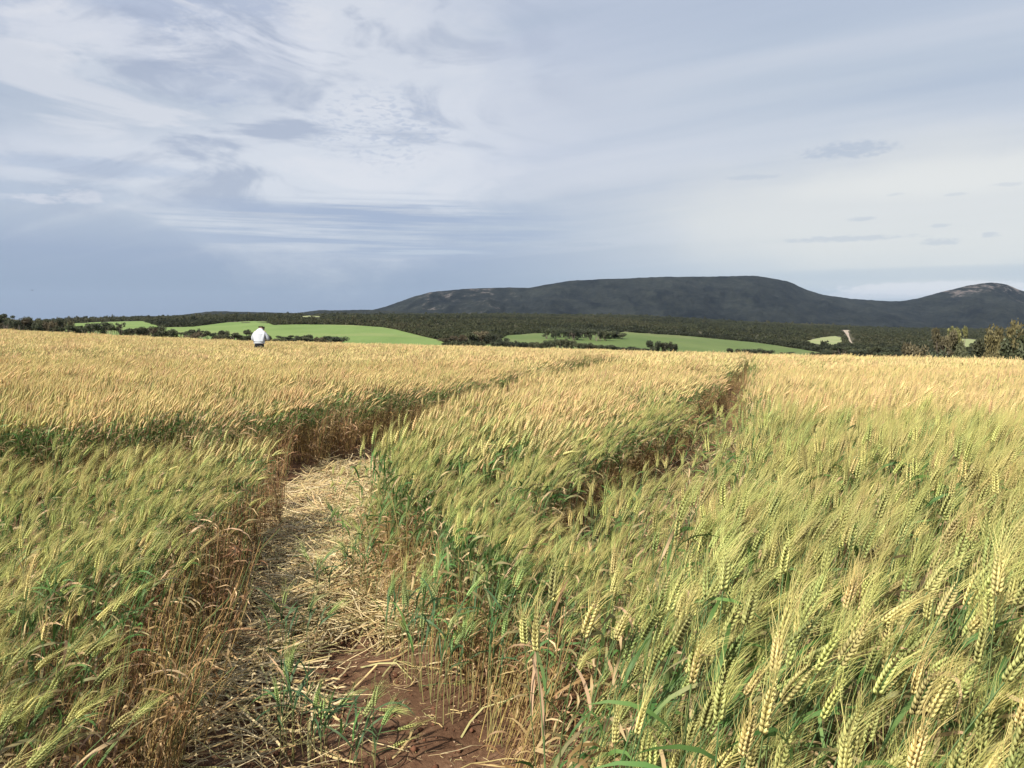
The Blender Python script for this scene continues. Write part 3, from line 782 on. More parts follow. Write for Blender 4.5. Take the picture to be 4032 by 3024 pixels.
def ear_full(g, aw, r, p0, d0, bend_dir, L, col, acol, nodes=19):
    """wheat ear: two ranks of spikelets on a curved axis, each with an awn"""
    d = d0 / np.linalg.norm(d0); p = np.array(p0, float); st = L / nodes
    spin = r.random() * math.pi
    for i in range(nodes):
        t = i / (nodes - 1)
        d = d + bend_dir * 0.008; d /= np.linalg.norm(d)
        _, a, bb = frame_of(d)
        s_ax = a * math.cos(spin) + bb * math.sin(spin); t_ax = np.cross(d, s_ax)
        sg = 1 if i % 2 else -1
        size = (0.72 + 0.5 * math.sin(min(t * 1.15 + 0.12, 1) * math.pi) ** 0.6) * (1 - 0.35 * max(0, t - 0.75) / 0.25)
        for q in (-1, 1):
            ax = d * 0.90 + s_ax * sg * 0.38 + t_ax * q * 0.27; ax /= np.linalg.norm(ax)
            c0 = p + s_ax * sg * 0.0022 + t_ax * q * 0.0012
            l, w = 0.0125 * size, 0.0027 * size
            _, e1, e2 = frame_of(ax)
            m_ = c0 + ax * l * 0.42
            V = np.array([c0, m_ + e1 * w, m_ + e2 * w, m_ - e1 * w, m_ - e2 * w, c0 + ax * l])
            cc = col * (0.80 + 0.4 * r.random())
            C_ = np.stack([cc * 0.38, cc, cc, cc, cc, cc * 1.28])  # painted in: shade between spikelets at the base, highlight at the tip
            g.add(V, OCT_F, C_)
        for _aw in ((0, 1) if i % 2 else (0,)):
            ax = d * 0.95 + s_ax * sg * (0.24 + 0.20 * r.random()) + t_ax * r.normal() * 0.16; ax /= np.linalg.norm(ax)
            la = (0.066 + 0.036 * r.random()) * (1 - 0.25 * t)
            q0 = p + ax * 0.010 * size
            sd_ = np.cross(ax, r.normal(size=3)); sd_ /= np.linalg.norm(sd_) + 1e-9
            q1 = q0 + ax * la * 0.5; q2 = q0 + ax * la + bend_dir * 0.010
            V = np.array([q0 - sd_ * 0.00045, q0 + sd_ * 0.00045, q1 + sd_ * 0.00035, q1 - sd_ * 0.00035, q2])
            aw.add(V[:4], [(0, 1, 2, 3)], acol); aw.add(V[2:5], [(0, 1, 2)], acol)
        p = p + d * st
    return p
def ear_mid(g, r, p0, d0, bend_dir, L, col, acol, rings=6, awns=11):
    d = d0 / np.linalg.norm(d0); p = np.array(p0, float)
    P = []; W = []; C_ = []
    for i in range(rings * 2 + 1):
        t = i / (rings * 2)
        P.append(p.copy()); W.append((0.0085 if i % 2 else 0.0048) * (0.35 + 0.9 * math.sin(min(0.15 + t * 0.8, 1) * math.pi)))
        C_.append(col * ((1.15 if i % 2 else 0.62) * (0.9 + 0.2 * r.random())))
        d = d + bend_dir * 0.012; d /= np.linalg.norm(d); p = p + d * L / (rings * 2)
    W[-1] = 0.001
    tube(g, P, W, 4, np.array(C_))
    for i in range(awns):
        q0 = P[2 + int(r.random() * (rings * 2 - 2))]
        ax = d + r.normal(size=3) * 0.22; ax /= np.linalg.norm(ax)
        sd_ = np.cross(ax, r.normal(size=3)); sd_ /= np.linalg.norm(sd_) + 1e-9
        g.add(np.array([q0 - sd_ * 0.0008, q0 + sd_ * 0.0008, q0 + ax * (0.07 + 0.04 * r.random())]), [(0, 1, 2)], acol)
def ear_far(g, r, p0, d0, bend_dir, L, col):
    d = d0 / np.linalg.norm(d0)
    _, a, bb = frame_of(d)
    w = 0.0085
    m_ = p0 + d * L * 0.45
    d2 = d + bend_dir * 0.12; d2 /= np.linalg.norm(d2)
    V = np.array([p0, m_ + a * w, m_ + bb * w, m_ - a * w, m_ - bb * w, p0 + d * L * 0.45 + d2 * L * 0.55])
    g.add(V, OCT_F, np.stack([col * 0.8, col, col, col, col, col * 1.1]))
    q = V[5]
    sd_ = np.cross(d2, r.normal(size=3)); sd_ /= np.linalg.norm(sd_) + 1e-9
    g.add(np.array([m_ - sd_ * 0.005, m_ + sd_ * 0.005, q + d2 * 0.05 + sd_ * 0.006, q + d2 * 0.05 - sd_ * 0.006]), [(0, 1, 2, 3)], col * 0.95)
def ear_colour(r, gold):
    k = np.clip(gold + r.normal() * 0.28, 0, 1)
    c = EAR_GREEN * (1 - k) + EAR_GOLD * k
    if r.random() < 0.18 * (1 - gold): c = EAR_DEEP * 0.5 + c * 0.5
    return c * (0.85 + 0.3 * r.random())
def stalk(r, h, lean, gold, lod, az=0.0):
    """returns dict of part -> Geo"""
    parts = {'stem': Geo(), 'ear': Geo(), 'awns': Geo(), 'leaf': []}
    n = {0: 9, 1: 6, 2: 4}[lod]
    P, th = stem_path(r, h, lean, n, r.normal() * 0.05, az)
    t = np.linspace(0, 1, n)[:, None]
    mixg = np.clip((t - 0.30 - 0.12 * r.random()) / 0.35, 0, 1)
    low = STEM_TAN * (0.75 + 0.5 * r.random()); hi_ = STEM_GREEN * (1 - gold * 0.45) + STEM_YEL * gold * 0.45
    C_ = low * (1 - mixg) + hi_ * mixg
    d = P[-1] - P[-2]; d /= np.linalg.norm(d)
    bd = np.array([math.cos(az), math.sin(az), -0.35])
    rad = {0: 0.0017, 1: 0.0021, 2: 0.003}[lod]
    col = ear_colour(r, gold); L = 0.064 + 0.022 * r.random()
    if lod < 2: tube(parts['stem'], P, np.linspace(rad * 1.15, rad * 0.75, n), 3, C_)
    else: ribbon(parts['stem'], P, rad, np.array([r.normal(), r.normal(), 0]) * 0.8, C_)
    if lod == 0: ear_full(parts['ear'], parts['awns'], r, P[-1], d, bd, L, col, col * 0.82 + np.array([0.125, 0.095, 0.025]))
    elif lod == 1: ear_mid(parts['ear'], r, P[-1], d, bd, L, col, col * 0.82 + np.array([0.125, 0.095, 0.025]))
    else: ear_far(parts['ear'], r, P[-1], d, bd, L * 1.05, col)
    def at(tt):
        k = tt * (n - 1); i = min(int(k), n - 2); f = k - i
        return P[i] * (1 - f) + P[i + 1] * f
    seg = {0: 7, 1: 5, 2: 3}[lod]
    # flag leaf and one below, green; drier ones hang lower
    spec = [(0.76 + 0.06 * r.random(), 'g'), (0.56 + 0.06 * r.random(), 'g' if r.random() < 0.7 else 'd'), (0.36 + 0.08 * r.random(), 'd'), (0.20 + 0.08 * r.random(), 'd')]
    if lod == 2: spec = [spec[0], spec[2]] if r.random() < 0.6 else [spec[0]]
    for tt, kd in spec:
        g = Geo()
        a = az + r.normal() * 1.1 if kd == 'g' else r.random() * 6.28
        if kd == 'g':
            c0 = LEAF_GREEN * (0.8 + 0.5 * r.random()); c1 = c0 if r.random() < 0.6 else LEAF_PALE * 0.7
            if r.random() < 0.14 + 0.15 * gold: c0 = c1 = LEAF_PALE
            blade(g, r, at(tt), a, 0.15 + 0.07 * r.random(), 0.0050 + 0.002 * r.random(), 1.15 + r.normal() * 0.15, 1.3 + r.random() * 1.2, c0, c1, seg, r.normal() * 0.7)
        else:
            q = r.random()
            c0 = (LEAF_DRY if q < 0.5 else LEAF_BROWN if q < 0.85 else LEAF_PALE) * (0.75 + 0.5 * r.random())
            blade(g, r, at(tt), a, 0.11 + 0.08 * r.random(), 0.0030 + 0.0022 * r.random(), 1.0 + r.normal() * 0.3, 2.2 + r.random() * 1.0, c0, c0 * 1.1, seg, r.normal() * 1.3)
        parts['leaf'].append(g)
    return parts
def whole(p):
    g = Geo(); g.join(p['stem']); g.join(p['ear']); g.join(p['awns'])
    for l in p['leaf']: g.join(l)
    return g
H0 = 0.80
def clump(seed, n, half, lod, gold, square=True):
    r = np.random.default_rng(seed); g = Geo()
    for i in range(n):
        h = H0 * (0.86 + 0.2 * r.random()) * (0.80 if r.random() < 0.08 else 1)
        lean = np.clip((0.34 if lod == 0 else 0.42) + r.normal() * 0.26, -0.1, 1.2)
        s = whole(stalk(r, h - 0.04, lean, gold, lod, r.normal() * 0.32))
        g.join(s, None, (r.uniform(-half, half), r.uniform(-half, half), 0))
    return g.mesh("wheat", m_wheat)
protos = []
NA, NBV, NC = 8, 10, 10
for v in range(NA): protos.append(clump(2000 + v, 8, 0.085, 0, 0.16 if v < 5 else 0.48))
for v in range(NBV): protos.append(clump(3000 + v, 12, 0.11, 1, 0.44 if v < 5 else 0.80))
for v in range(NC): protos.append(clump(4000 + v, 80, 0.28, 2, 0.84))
def short_clump(seed):
    r = np.random.default_rng(seed); g = Geo()
    for i in range(7):
        st_ = stalk(r, 0.30 + 0.26 * r.random(), 0.45 + 0.5 * r.random(), 0.05, 0, r.normal() * 1.2)
        st_['stem'].c = [c * 0.35 + STEM_GREEN * 0.65 for c in st_['stem'].c]
        s = whole(st_)
        g.join(s, None, (r.uniform(-0.09, 0.09), r.uniform(-0.09, 0.09), 0))
    return g.mesh("wheat", m_wheat)
NS = 5
for v in range(NS): protos.append(short_clump(5000 + v))

def fringe_clump(seed):
    r = np.random.default_rng(seed); g = Geo()
    for i in range(9):
        n = 6; h = r.uniform(0.38, 0.70)
        P, th = stem_path(r, h, r.normal() * 0.25 + 0.1, n, r.normal() * 0.08, r.normal() * 1.0)
        off = np.array([r.uniform(-0.07, 0.07), r.uniform(-0.07, 0.07), 0])
        c = (STEM_TAN if r.random() < 0.7 else LEAF_BROWN * 1.3) * (0.7 + 0.5 * r.random())
        tube(g, P + off, np.linspace(0.0021, 0.0015, n), 3, c)
        if r.random() < 0.45:
            C2 = np.linspace(0, 1, n)[:, None]; tube(g, P * 1.04 + off + (0.012, 0.01, 0), np.linspace(0.0018, 0.0013, n), 3, STEM_TAN * (1 - C2) + STEM_GREEN * C2)
        for q in range(3):
            k = r.uniform(0.10, 0.85) * (n - 1); i0 = min(int(k), n - 2); f = k - i0
            p = P[i0] * (1 - f) + P[i0 + 1] * f + off
            c0 = [LEAF_DRY, LEAF_BROWN, LEAF_BROWN * 1.3, LEAF_DRY * 0.8, LEAF_PALE][int(r.integers(0, 5))] * (0.75 + 0.5 * r.random())
            blade(g, r, p, r.random() * 6.28, 0.09 + 0.13 * r.random(), 0.0026 + 0.0026 * r.random(), 1.05 + r.normal() * 0.3, 1.6 + r.random() * 1.5, c0, c0 * 1.15, 6, r.normal() * 1.2)
    return g.mesh("wheat", m_wheat)
NF = 6
for v in range(NF): protos.append(fringe_clump(6000 + v))

# where the wheat stands: tramlines, the trampled strip, thin spots
def pl(pts):
    p = np.array(pts, float); return lambda y: np.interp(y, p[:, 1], p[:, 0])
T1 = pl([(-16, -4), (-9.5, 0.2), (-6.2, 2.3), (-3.2, 4.75), (-1.9, 6.6), (-1.1, 8.9), (0.55, 13.5), (3.5, 26), (9.8, 45), (28, 95)])
T2 = pl([(0.06, 1.6), (0.12, 2.1), (0.18, 2.6), (0.30, 3.2), (0.70, 4.36), (1.30, 6.0), (2.0, 8.0), (3.85, 13.5), (7.75, 26), (14.7, 45), (35, 95)])
LX = pl([(-0.90, 0), (-1.00, 1.6), (-1.13, 2.5), (-1.50, 3.86), (-1.74, 5.6), (-1.95, 7.2)])
RX = pl([(0.08, 0), (0.04, 1.6), (-0.06, 2.5), (-0.20, 3.0), (-0.48, 3.5), (-0.78, 4.7), (-0.72, 6.9), (-0.3, 8.0)])
def slopew(fn, y):       # widen the half-width measured along x where the line runs obliquely
    s = (fn(y + 0.3) - fn(y - 0.3)) / 0.6
    return np.sqrt(1 + s * s)
HOLES = [(2.05, 5.0, 0.20, 0.28), (2.5, 5.2, 0.10, 0.25), (1.62, 3.7, 0.13, 0.12), (2.05, 3.55, 0.16, 0.10), (2.7, 3.3, 0.2, 0.1), (0.95, 1.62, 0.05, 0.05), (1.28, 1.45, 0.05, 0.05), (0.42, 1.75, .05, .06)]
def stand(x, y, pad=0.0):
    """height factor of the crop at (x, y): 0 = none"""
    ok = np.ones(x.shape)
    jit = (fbm(x * 1.7, y * 1.7, 41, 3) - 0.5) * 0.30
    w1 = np.interp(y, [0, 6, 9, 14, 30, 95], [0.72, 0.74, 0.66, 0.60, 0.55, 0.45])
    w2 = np.interp(y, [1.6, 2.1, 2.6, 3.2, 4.36, 6, 8, 14, 30, 95], [0.0, 0.10, 0.24, 0.45, 0.60, 0.64, 0.49, 0.32, 0.27, 0.25])
    d1 = np.abs(x - T1(y)) / slopew(T1, y) + jit * 0.5
    ok = np.where(d1 < w1 + pad, 0, ok)
    d2 = np.abs(x - T2(y)) / slopew(T2, y) + jit * 0.5
    ok = np.where((y > 1.6) & (d2 < w2 + pad), 0, ok)
    tr = (y < 8.2) & (x > LX(y) - pad + jit * 0.4) & (x < RX(y) + pad + jit * 0.4)
    ok = np.where(tr, 0, ok)
    for hx, hy, ra, rb in HOLES:
        ok = np.where(((x - hx) / (ra + pad * 0.5)) ** 2 + ((y - hy) / (rb + pad * 0.5)) ** 2 < 1, 0, ok)
    return ok
def visible(x, y, m=0.12):
    return (np.abs(x) < (0.6656 + m) * y + 0.5)
# ---- single stalks standing nearest the camera (things of their own)
r = np.random.default_rng(11)
cand = np.stack([r.uniform(-2.4, 2.6, 60000), r.uniform(0.55, 3.4, 60000)], 1)
def poisson(c, dmin, cap):
    out = []; grid = {}
    for x, y in c:
        k = (int(x // dmin), int(y // dmin))
        if any((px - x) ** 2 + (py - y) ** 2 < dmin * dmin for a in (-1, 0, 1) for bq in (-1, 0, 1) for px, py in grid.get((k[0] + a, k[1] + bq), ())): continue
        grid.setdefault(k, []).append((x, y)); out.append((x, y))
        if len(out) >= cap: break
    return np.array(out)
ok = (stand(cand[:, 0], cand[:, 1], 0.0) > 0) & ((fbm(cand[:, 0] * 3.4, cand[:, 1] * 3.0, 301, 2) > 0.27) | (cand[:, 0] < 0))
cand = cand[ok]
rightc = cand[(cand[:, 0] > 0.07 + np.clip(1.35 - cand[:, 1], 0, 1) * 0.75) & (cand[:, 1] < 1.56) & (cand[:, 1] > 0.80) & (cand[:, 0] < 0.69 * cand[:, 1] + 0.10)]
leftc = cand[(cand[:, 0] < LX(cand[:, 1]) - 0.16) & (cand[:, 1] < 2.62) & (cand[:, 1] > 1.7) & (cand[:, 0] > -0.70 * cand[:, 1] - 0.02)]
SR = poisson(rightc, 0.046, 232); SL = poisson(leftc, 0.056, 68)
print("stalks", len(SR), len(SL))
VAR = []
for v in range(30):
    rr2 = np.random.default_rng(7000 + v)
    gold = 0.05 if v < 14 else (0.30 if v < 22 else 0.62)
    p = stalk(rr2, H0 * (1.00 + 0.18 * rr2.random()) - 0.04, np.clip(0.36 + rr2.normal() * 0.24, -0.05, 0.9), gold, 0, 0)
    for l in p['leaf']:
        md_ = [(q[0::2] + q[1::2]) / 2 for q in l.v]; l.v = [np.repeat(mm, 2, 0) + (q - np.repeat(mm, 2, 0)) * 0.68 for q, mm in zip(l.v, md_)]
    VAR.append((p['stem'].mesh("stem", m_wheat), p['ear'].mesh("ear", m_wheat), p['awns'].mesh("awns", m_wheat), [l.mesh("leaf", m_wheat) for l in p['leaf']]))
LAB = {('R', 0): "green awned wheat stalk in the dense stand filling the lower right", ('R', 1): "yellowing green awned wheat stalk in the lower right stand", ('R', 2): "golden-eared awned wheat stalk in the lower right stand",
       ('L', 0): "green awned wheat stalk at the lower left corner", ('L', 1): "yellowing green awned wheat stalk at the lower left corner", ('L', 2): "golden-eared awned wheat stalk at the lower left corner"}
def place_stalk(x, y, v, label, group, sc=1.0, rz=0.0, name="wheat_stalk"):
    st_, ea, aw, lv = VAR[v]
    o = link(name, None, loc=(x, y, float(near_z(x, y) + soil_relief(np.array(x), np.array(y))) - 0.005)); o.empty_display_size = 0.05
    o.rotation_euler = (random.gauss(0, 0.05), random.gauss(0, 0.05), rz); o.scale = (sc, sc, sc)
    o['label'] = label; o['category'] = 'wheat'; o['group'] = group
    link("stem", st_, o); e = link("ear", ea, o); link("awns", aw, e)
    for l in lv: link("leaf", l, o)
    return o
for side, S in (('R', SR), ('L', SL)):
    for x, y in S:
        gpatch = vnoise(x * 2.2, y * 2.2, 91)
        pr = r.random()
        if side == 'R': gi = 2 if (x > 0.62 and y < 1.35 and pr < 0.55) else (2 if pr < 0.05 else (1 if pr < 0.35 else 0))
        else: gi = 1 if pr < 0.15 else 0
        v = int(r.integers(0, 14)) if gi == 0 else int(r.integers(14, 22)) if gi == 1 else int(r.integers(22, 30))
        lean_rot = r.normal() * 0.55
        sc = (0.88 + 0.20 * r.random()) * (1.03 if side == 'R' else 0.84)
        place_stalk(x, y, v, LAB[(side, gi)], "wheat stalks of the near right stand" if side == 'R' else "wheat stalks of the near left corner", sc, lean_rot)

# ---- the rest of the crop: one object
def jgrid(x0, x1, y0, y1, s):
    gx, gy = np.meshgrid(np.arange(x0, x1, s), np.arange(y0, y1, s))
    gx = gx.ravel() + rng.uniform(-0.5, 0.5, gx.size) * s; gy = gy.ravel() + rng.uniform(-0.5, 0.5, gy.size) * s
    return gx, gy
PX, PY, PI_, PS = [], [], [], []
def addpts(x, y, lo, hi, scale=1.0):
    PX.append(x); PY.append(y); PI_.append(rng.integers(lo, hi, len(x))); PS.append(np.full(len(x), scale))
inR = lambda x, y: (x > 0.03) & (y < 1.56) & (y > 0.2) & (x < 0.69 * y + 0.10)
inL = lambda x, y: (x < -0.95) & (y < 2.62) & (y > 1.7) & (x > -0.70 * y - 0.02)
x, y = jgrid(-6, 6, 0.2, 4.6, 0.138)
k = (stand(x, y, 0.02) > 0) & ((fbm(x * 3.0, y * 2.6, 303, 2) > 0.29) | (y > 4.2)) & ~((x > LX(y) - 0.17) & (x < 0) & (x > T1(y))) & visible(x, y, 0.25) & (~inR(x, y) | (rng.random(len(x)) < 0.55)) & ~inL(x, y) & (x * x + y * y > 0.8 ** 2)
gmask = vnoise(x * 0.8, y * 0.8, 23) + 0.3 * (x > 1.0)
kk = k & (gmask < 0.55); addpts(x[kk], y[kk], 0, 5)
kk = k & (gmask >= 0.55); addpts(x[kk], y[kk], 3, NA)
x, y = jgrid(-16, 16, 4.6, 15, 0.185)
k = (stand(x, y, 0.03) > 0) & visible(x, y, 0.15)
gmask = np.interp(y, [4.6, 7, 11, 15], [0.30, 0.55, 0.85, 0.95]) + 0.12 * (x > 1.5) + (vnoise(x * 0.6, y * 0.6, 29) - 0.5) * 0.7
kk = k & (gmask < 0.5); addpts(x[kk], y[kk], NA, NA + 5)
kk = k & (gmask >= 0.5); addpts(x[kk], y[kk], NA + 5, NA + NBV)
x, y = jgrid(-110, 110, 15, 100, 0.46)
k = (stand(x, y, 0.10) > 0) & visible(x, y, 0.10)
addpts(x[k], y[k], NA + NBV, NA + NBV + NC)
x, y = jgrid(-2.5, 5, 2.8, 14, 0.17)       # short regrowth in the wheel tracks
d2 = np.abs(x - T2(y)) / slopew(T2, y); d1 = np.abs(x - T1(y)) / slopew(T1, y)
k = (((d2 < 0.40) & (rng.random(len(x)) < np.interp(y, [3, 8, 10, 14], [0.18, 0.20, 0.14, 0.08])))) & ~(stand(x, y, 0.0) > 0) & (rng.random(len(x)) < 0.8)
addpts(x[k], y[k], NA + NBV + NC, NA + NBV + NC + NS)
x, y = jgrid(-1.4, 0.0, 2.6, 7.6, 0.20)    # thin green strays on the flattened strip and at the foot of its right-hand wall
k = (x > LX(y) + 0.1) & (x < RX(y)) & (rng.random(len(x)) < np.clip(0.8 - (RX(y) - x) * 2.6, 0.03, 0.45) * np.clip((y - 2.9) / 1.2, 0, 1))
addpts(x[k], y[k], NA + NBV + NC, NA + NBV + NC + NS, 0.9)
IF0 = NA + NBV + NC + NS
x, y = jgrid(-0.6, 2.2, 3.3, 8.2, 0.12)    # the strip's right-hand face: upright green stalks with dry leaves between
e_ = T2(y) - np.interp(y, [3.4, 4.36, 6, 8], [0.45, 0.62, 0.68, 0.54])
k = (x > e_ - 0.12) & (x < e_ + 0.10)
q = rng.random(len(x))
kk = k & (q < 0.80); addpts(x[kk], y[kk], 0, 5, 0.92)
kk = k & (q > 0.86); addpts(x[kk], y[kk], IF0, IF0 + NF)
x, y = jgrid(-0.1, 0.75, 1.35, 3.5, 0.125)     # thin stand between the bare soil and the right-hand crop
k = (x > RX(y) - 0.02) & (x < T2(y) + np.interp(y, [1.4, 2.1, 2.6, 3.2], [0.30, 0.16, 0.22, 0.40])) & (rng.random(len(x)) < np.interp(y, [1.4, 2.6, 3.4], [0.9, 0.8, 0.45]))
addpts(x[k], y[k], 0, 5, 0.76)
x, y = jgrid(-1.0, 0.9, 2.9, 8.0, 0.12)
k = (x > RX(y) - 0.06) & (x < RX(y) + 0.22) & (rng.random(len(x)) < 0.85)
addpts(x[k], y[k], 0, 5, 0.9)
x, y = jgrid(-2.4, 0.4, 1.9, 7.6, 0.115)   # bare dry stalks along the edges of the trampled strip
k = ((x > LX(y) - 0.22) & (x < LX(y) + 0.04) & (y < 6.0) & (rng.random(len(x)) < 0.80)) | ((x > RX(y) - 0.02) & (x < RX(y) + 0.12) & (rng.random(len(x)) < 0.30))
addpts(x[k], y[k], IF0, IF0 + NF)
x, y = jgrid(-5, 26, 6.8, 60, 0.16)        # and along the sides of the wheel tracks
d2 = np.abs(x - T2(y)) / slopew(T2, y); d1 = np.abs(x - T1(y)) / slopew(T1, y)
k = ((np.abs(d1 - 0.60) < 0.09) & (x < T1(y)) & (rng.random(len(x)) < 0.6)) | ((np.abs(d2 - 0.36) < 0.10) & (x < T2(y)) & (y > 8) & (rng.random(len(x)) < 0.6))
addpts(x[k], y[k], IF0, IF0 + NF)
x, y = jgrid(0, 40, 9.5, 70, 0.17)          # short dry growth on the far floor of the wheel tracks
d2 = np.abs(x - T2(y)); d1 = np.abs(x - T1(y))
k = ((d2 < 0.40) | (d1 < 0.5)) & (rng.random(len(x)) < 0.5)
addpts(x[k], y[k], IF0, IF0 + NF, 0.45)
x = np.concatenate(PX); y = np.concatenate(PY); idx = np.concatenate(PI_); ps = np.concatenate(PS)
z = near_z(x, y) - 0.01
# gusts: neighbouring plants lean alike
gust = fbm(x * 0.55 + y * 0.15, y * 0.4, 61, 3) - 0.5
tiltx = 0.08 + gust * 0.45 + (fbm(x * 2.1, y * 1.7, 63, 2) - 0.5) * 0.55 + rng.normal(size=len(x)) * 0.07
rz = (fbm(x * 0.4, y * 0.4, 71, 2) - 0.5) * 1.1 + rng.normal(size=len(x)) * 0.22
hs = (0.95 + (fbm(x * 0.9, y * 0.9, 81, 2) - 0.5) * 0.20 + (fbm(x * 2.6, y * 2.2, 83, 2) - 0.5) * 0.26 + rng.normal(size=len(x)) * 0.035) * ps
hs = hs * np.where((np.abs(x + 10.45) < 1.3) & (y > 27.5) & (y < 33), 0.84, 1)      # he has walked in here
hs = hs * np.where((x < -0.9) & (y < 7.5) & (x < T1(y)) | ((x < LX(y)) & (x > T1(y)) & (y < 7.5)), np.where(x > T1(y), 0.90, 1.0), 1)
hs = hs * np.where(inR(x, y), 0.93, 1)
hs = hs * np.where(x > T2(y), np.interp(y, [0, 4, 8], [1.17, 1.15, 1.0]), 1)
scatter("wheat_crop", np.stack([x, y, z], 1), np.stack([rng.normal(size=len(x)) * 0.05, tiltx, rz], 1), np.stack([np.minimum(hs, 1.03), np.minimum(hs, 1.03), hs], 1), idx, protos,
        kind="stuff", label="ripening wheat crop leaning in the wind, green below and gold at the ears")
print("wheat clumps", len(x))

# ------------------------------------------------------------------ flattened straw
m_straw = leafy("dry_straw", 0.08, 0.45, 0.55, 0.35, 0.02)
STRAW = [np.array([0.74, 0.60, 0.32]), np.array([0.58, 0.45, 0.20]), np.array([0.46, 0.31, 0.14]), np.array([0.72, 0.60, 0.35]), np.array([0.48, 0.45, 0.19])]
def straw_geo(r, L, flat):
    g = Geo(); n = 6
    t = np.linspace(-0.5, 0.5, n)
    k1, k2 = r.normal() * 0.55, r.normal() * 0.05
    y_ = k1 * (t ** 2 - 0.08) * L; x_ = t * L
    if r.random() < 0.6:
        kk_ = int(r.integers(2, 5)); an = r.normal() * 0.6
        y_ = y_ + np.where(np.arange(n) > kk_, (t - t[kk_]) * L * math.tan(np.clip(an, -0.9, 0.9)), 0)
    z_ = 0.012 * np.abs(np.sin(t * 5 + r.random() * 3)) + 0.003
    P = np.stack([x_, y_, z_], 1)
    c = STRAW[int(r.integers(0, 5))] * (0.70 + 0.40 * r.random())
    if flat: ribbon(g, P, 0.0035, np.array([0, 0.9, 0.43]), c)
    else: tube(g, P, np.linspace(0.0021, 0.0016, n), 4, c)
    return g
r = np.random.default_rng(77)
SM = [straw_geo(r, 0.26 + 0.30 * r.random(), i % 4 == 0).mesh("straw", m_straw) for i in range(24)]
SGE = [straw_geo(r, 0.10 + 0.30 * r.random(), i % 2 == 0) for i in range(60)]
def straw_field(x, y):
    """thickness of the straw mat, 0..1"""
    u_ = (x - LX(y)) / np.maximum(RX(y) - LX(y), 0.1)
    m = np.interp(y, [2.3, 2.8, 3.2, 3.6, 7.0, 8.2], [0.16, 0.42, 0.85, 1.0, 1.0, 0.5])
    m = m * np.where(y < 3.4, np.interp(u_, [0, 0.25, 0.42, 0.55, 1], [1.2, 1.0, 0.45, 0.10, 0.05]), np.interp(u_, [0, 0.2, 0.45, 1.0], [0.42, 0.6, 1.0, 1.0]))
    return np.where((u_ > -0.06) & (u_ < 1.06), m, 0)
ns = 0
spots = []
while ns < 300:
    x, y = r.uniform(-1.8, 0.05), 2.35 + 2.9 * r.random() ** 1.5
    if r.random() > straw_field(np.array(x), np.array(y)): continue
    spots.append((x, y)); ns += 1
spots.sort(key=lambda p: p[1])
for i, (x, y) in enumerate(spots):
    swirl = (vnoise(x * 1.3, y * 1.1, 15) - 0.5) * 5.0 + 0.5
    where = "near the bare soil" if y < 3.3 else "on the thick mat of the trampled strip"
    o = link("straw", SM[i % 24], loc=(x, y, float(near_z(x, y) + soil_relief(np.array(x), np.array(y))) + 0.008 + 0.05 * r.random() * float(straw_field(np.array(x), np.array(y)))))
    o.rotation_euler = (r.normal() * 0.25, r.normal() * 0.12, swirl + r.normal() * 0.9)
    o['label'] = "pale fallen straw lying flat " + where; o['category'] = 'straw'; o['group'] = "fallen straws " + where
g = Geo()
cnt = 0
while cnt < 8200:
    x, y = r.uniform(-2.0, 0.15), r.uniform(2.3, 8.2)
    sf = float(straw_field(np.array(x), np.array(y)))
    if r.random() > sf: continue
    cnt += 1
    swirl = (vnoise(x * 1.3, y * 1.1, 15) - 0.5) * 5.0 + 0.5 + r.normal() * 0.7
    e1, e2 = r.normal() * 0.3, r.normal() * 0.22
    M = np.array(Matrix.Rotation(swirl, 3, 'Z') @ Matrix.Rotation(e2, 3, 'Y') @ Matrix.Rotation(e1, 3, 'X'))
    g.join(SGE[int(r.integers(0, 60))], M, (x, y, float(near_z(x, y) + soil_relief(np.array(x), np.array(y))) + 0.004 + 0.07 * r.random() * sf))
for q in range(1300):                        # dry litter along both wheel tracks
    y = 3.2 + 6.5 * r.random() ** 1.2; TT, hw = (T1, 0.6) if r.random() < 0.5 else (T2, 0.5)
    if TT is T1 and y < 6.5: continue
    x = float(TT(y)) + r.uniform(-hw, hw) * float(slopew(TT, y))
    M = np.array(Matrix.Rotation(r.random() * 6.28, 3, 'Z') @ Matrix.Rotation(r.normal() * 0.3, 3, 'Y'))
    g.join(SGE[int(r.integers(0, 60))], M, (x, y, float(near_z(x, y)) + 0.01 + 0.06 * r.random()))
for q in range(900):                         # chaff trodden into the bare soil
    x, y = r.uniform(-1.3, 0.2), r.uniform(2.2, 3.7)
    M = np.array(Matrix.Rotation(r.random() * 6.28, 3, 'Z') @ Matrix.Rotation(r.normal() * 0.15, 3, 'Y')) * (0.06 + 0.14 * r.random())
    M = M @ np.diag([1, 3.0, 3.0])
    g.join(SGE[int(r.integers(0, 60))], M, (x, y, float(near_z(x, y) + soil_relief(np.array(x), np.array(y))) + 0.003))
for hx, hy, ra, rb in HOLES[:5]:            # lodged spots inside the right-hand crop
    for q in range(60):
        x, y = hx + r.normal() * ra * 0.8, hy + r.normal() * rb * 0.9
        M = np.array(Matrix.Rotation(r.normal() * 0.5 + 0.4, 3, 'Z') @ Matrix.Rotation(-0.7 + r.normal() * 0.35, 3, 'Y'))
        g.join(SGE[int(r.integers(0, 60))], M, (x, y, 0.12 + 0.35 * r.random()))
link("straw_mat", g.mesh("straw_mat", m_straw), kind="stuff", label="mat of flattened pale straw in the trampled strip")

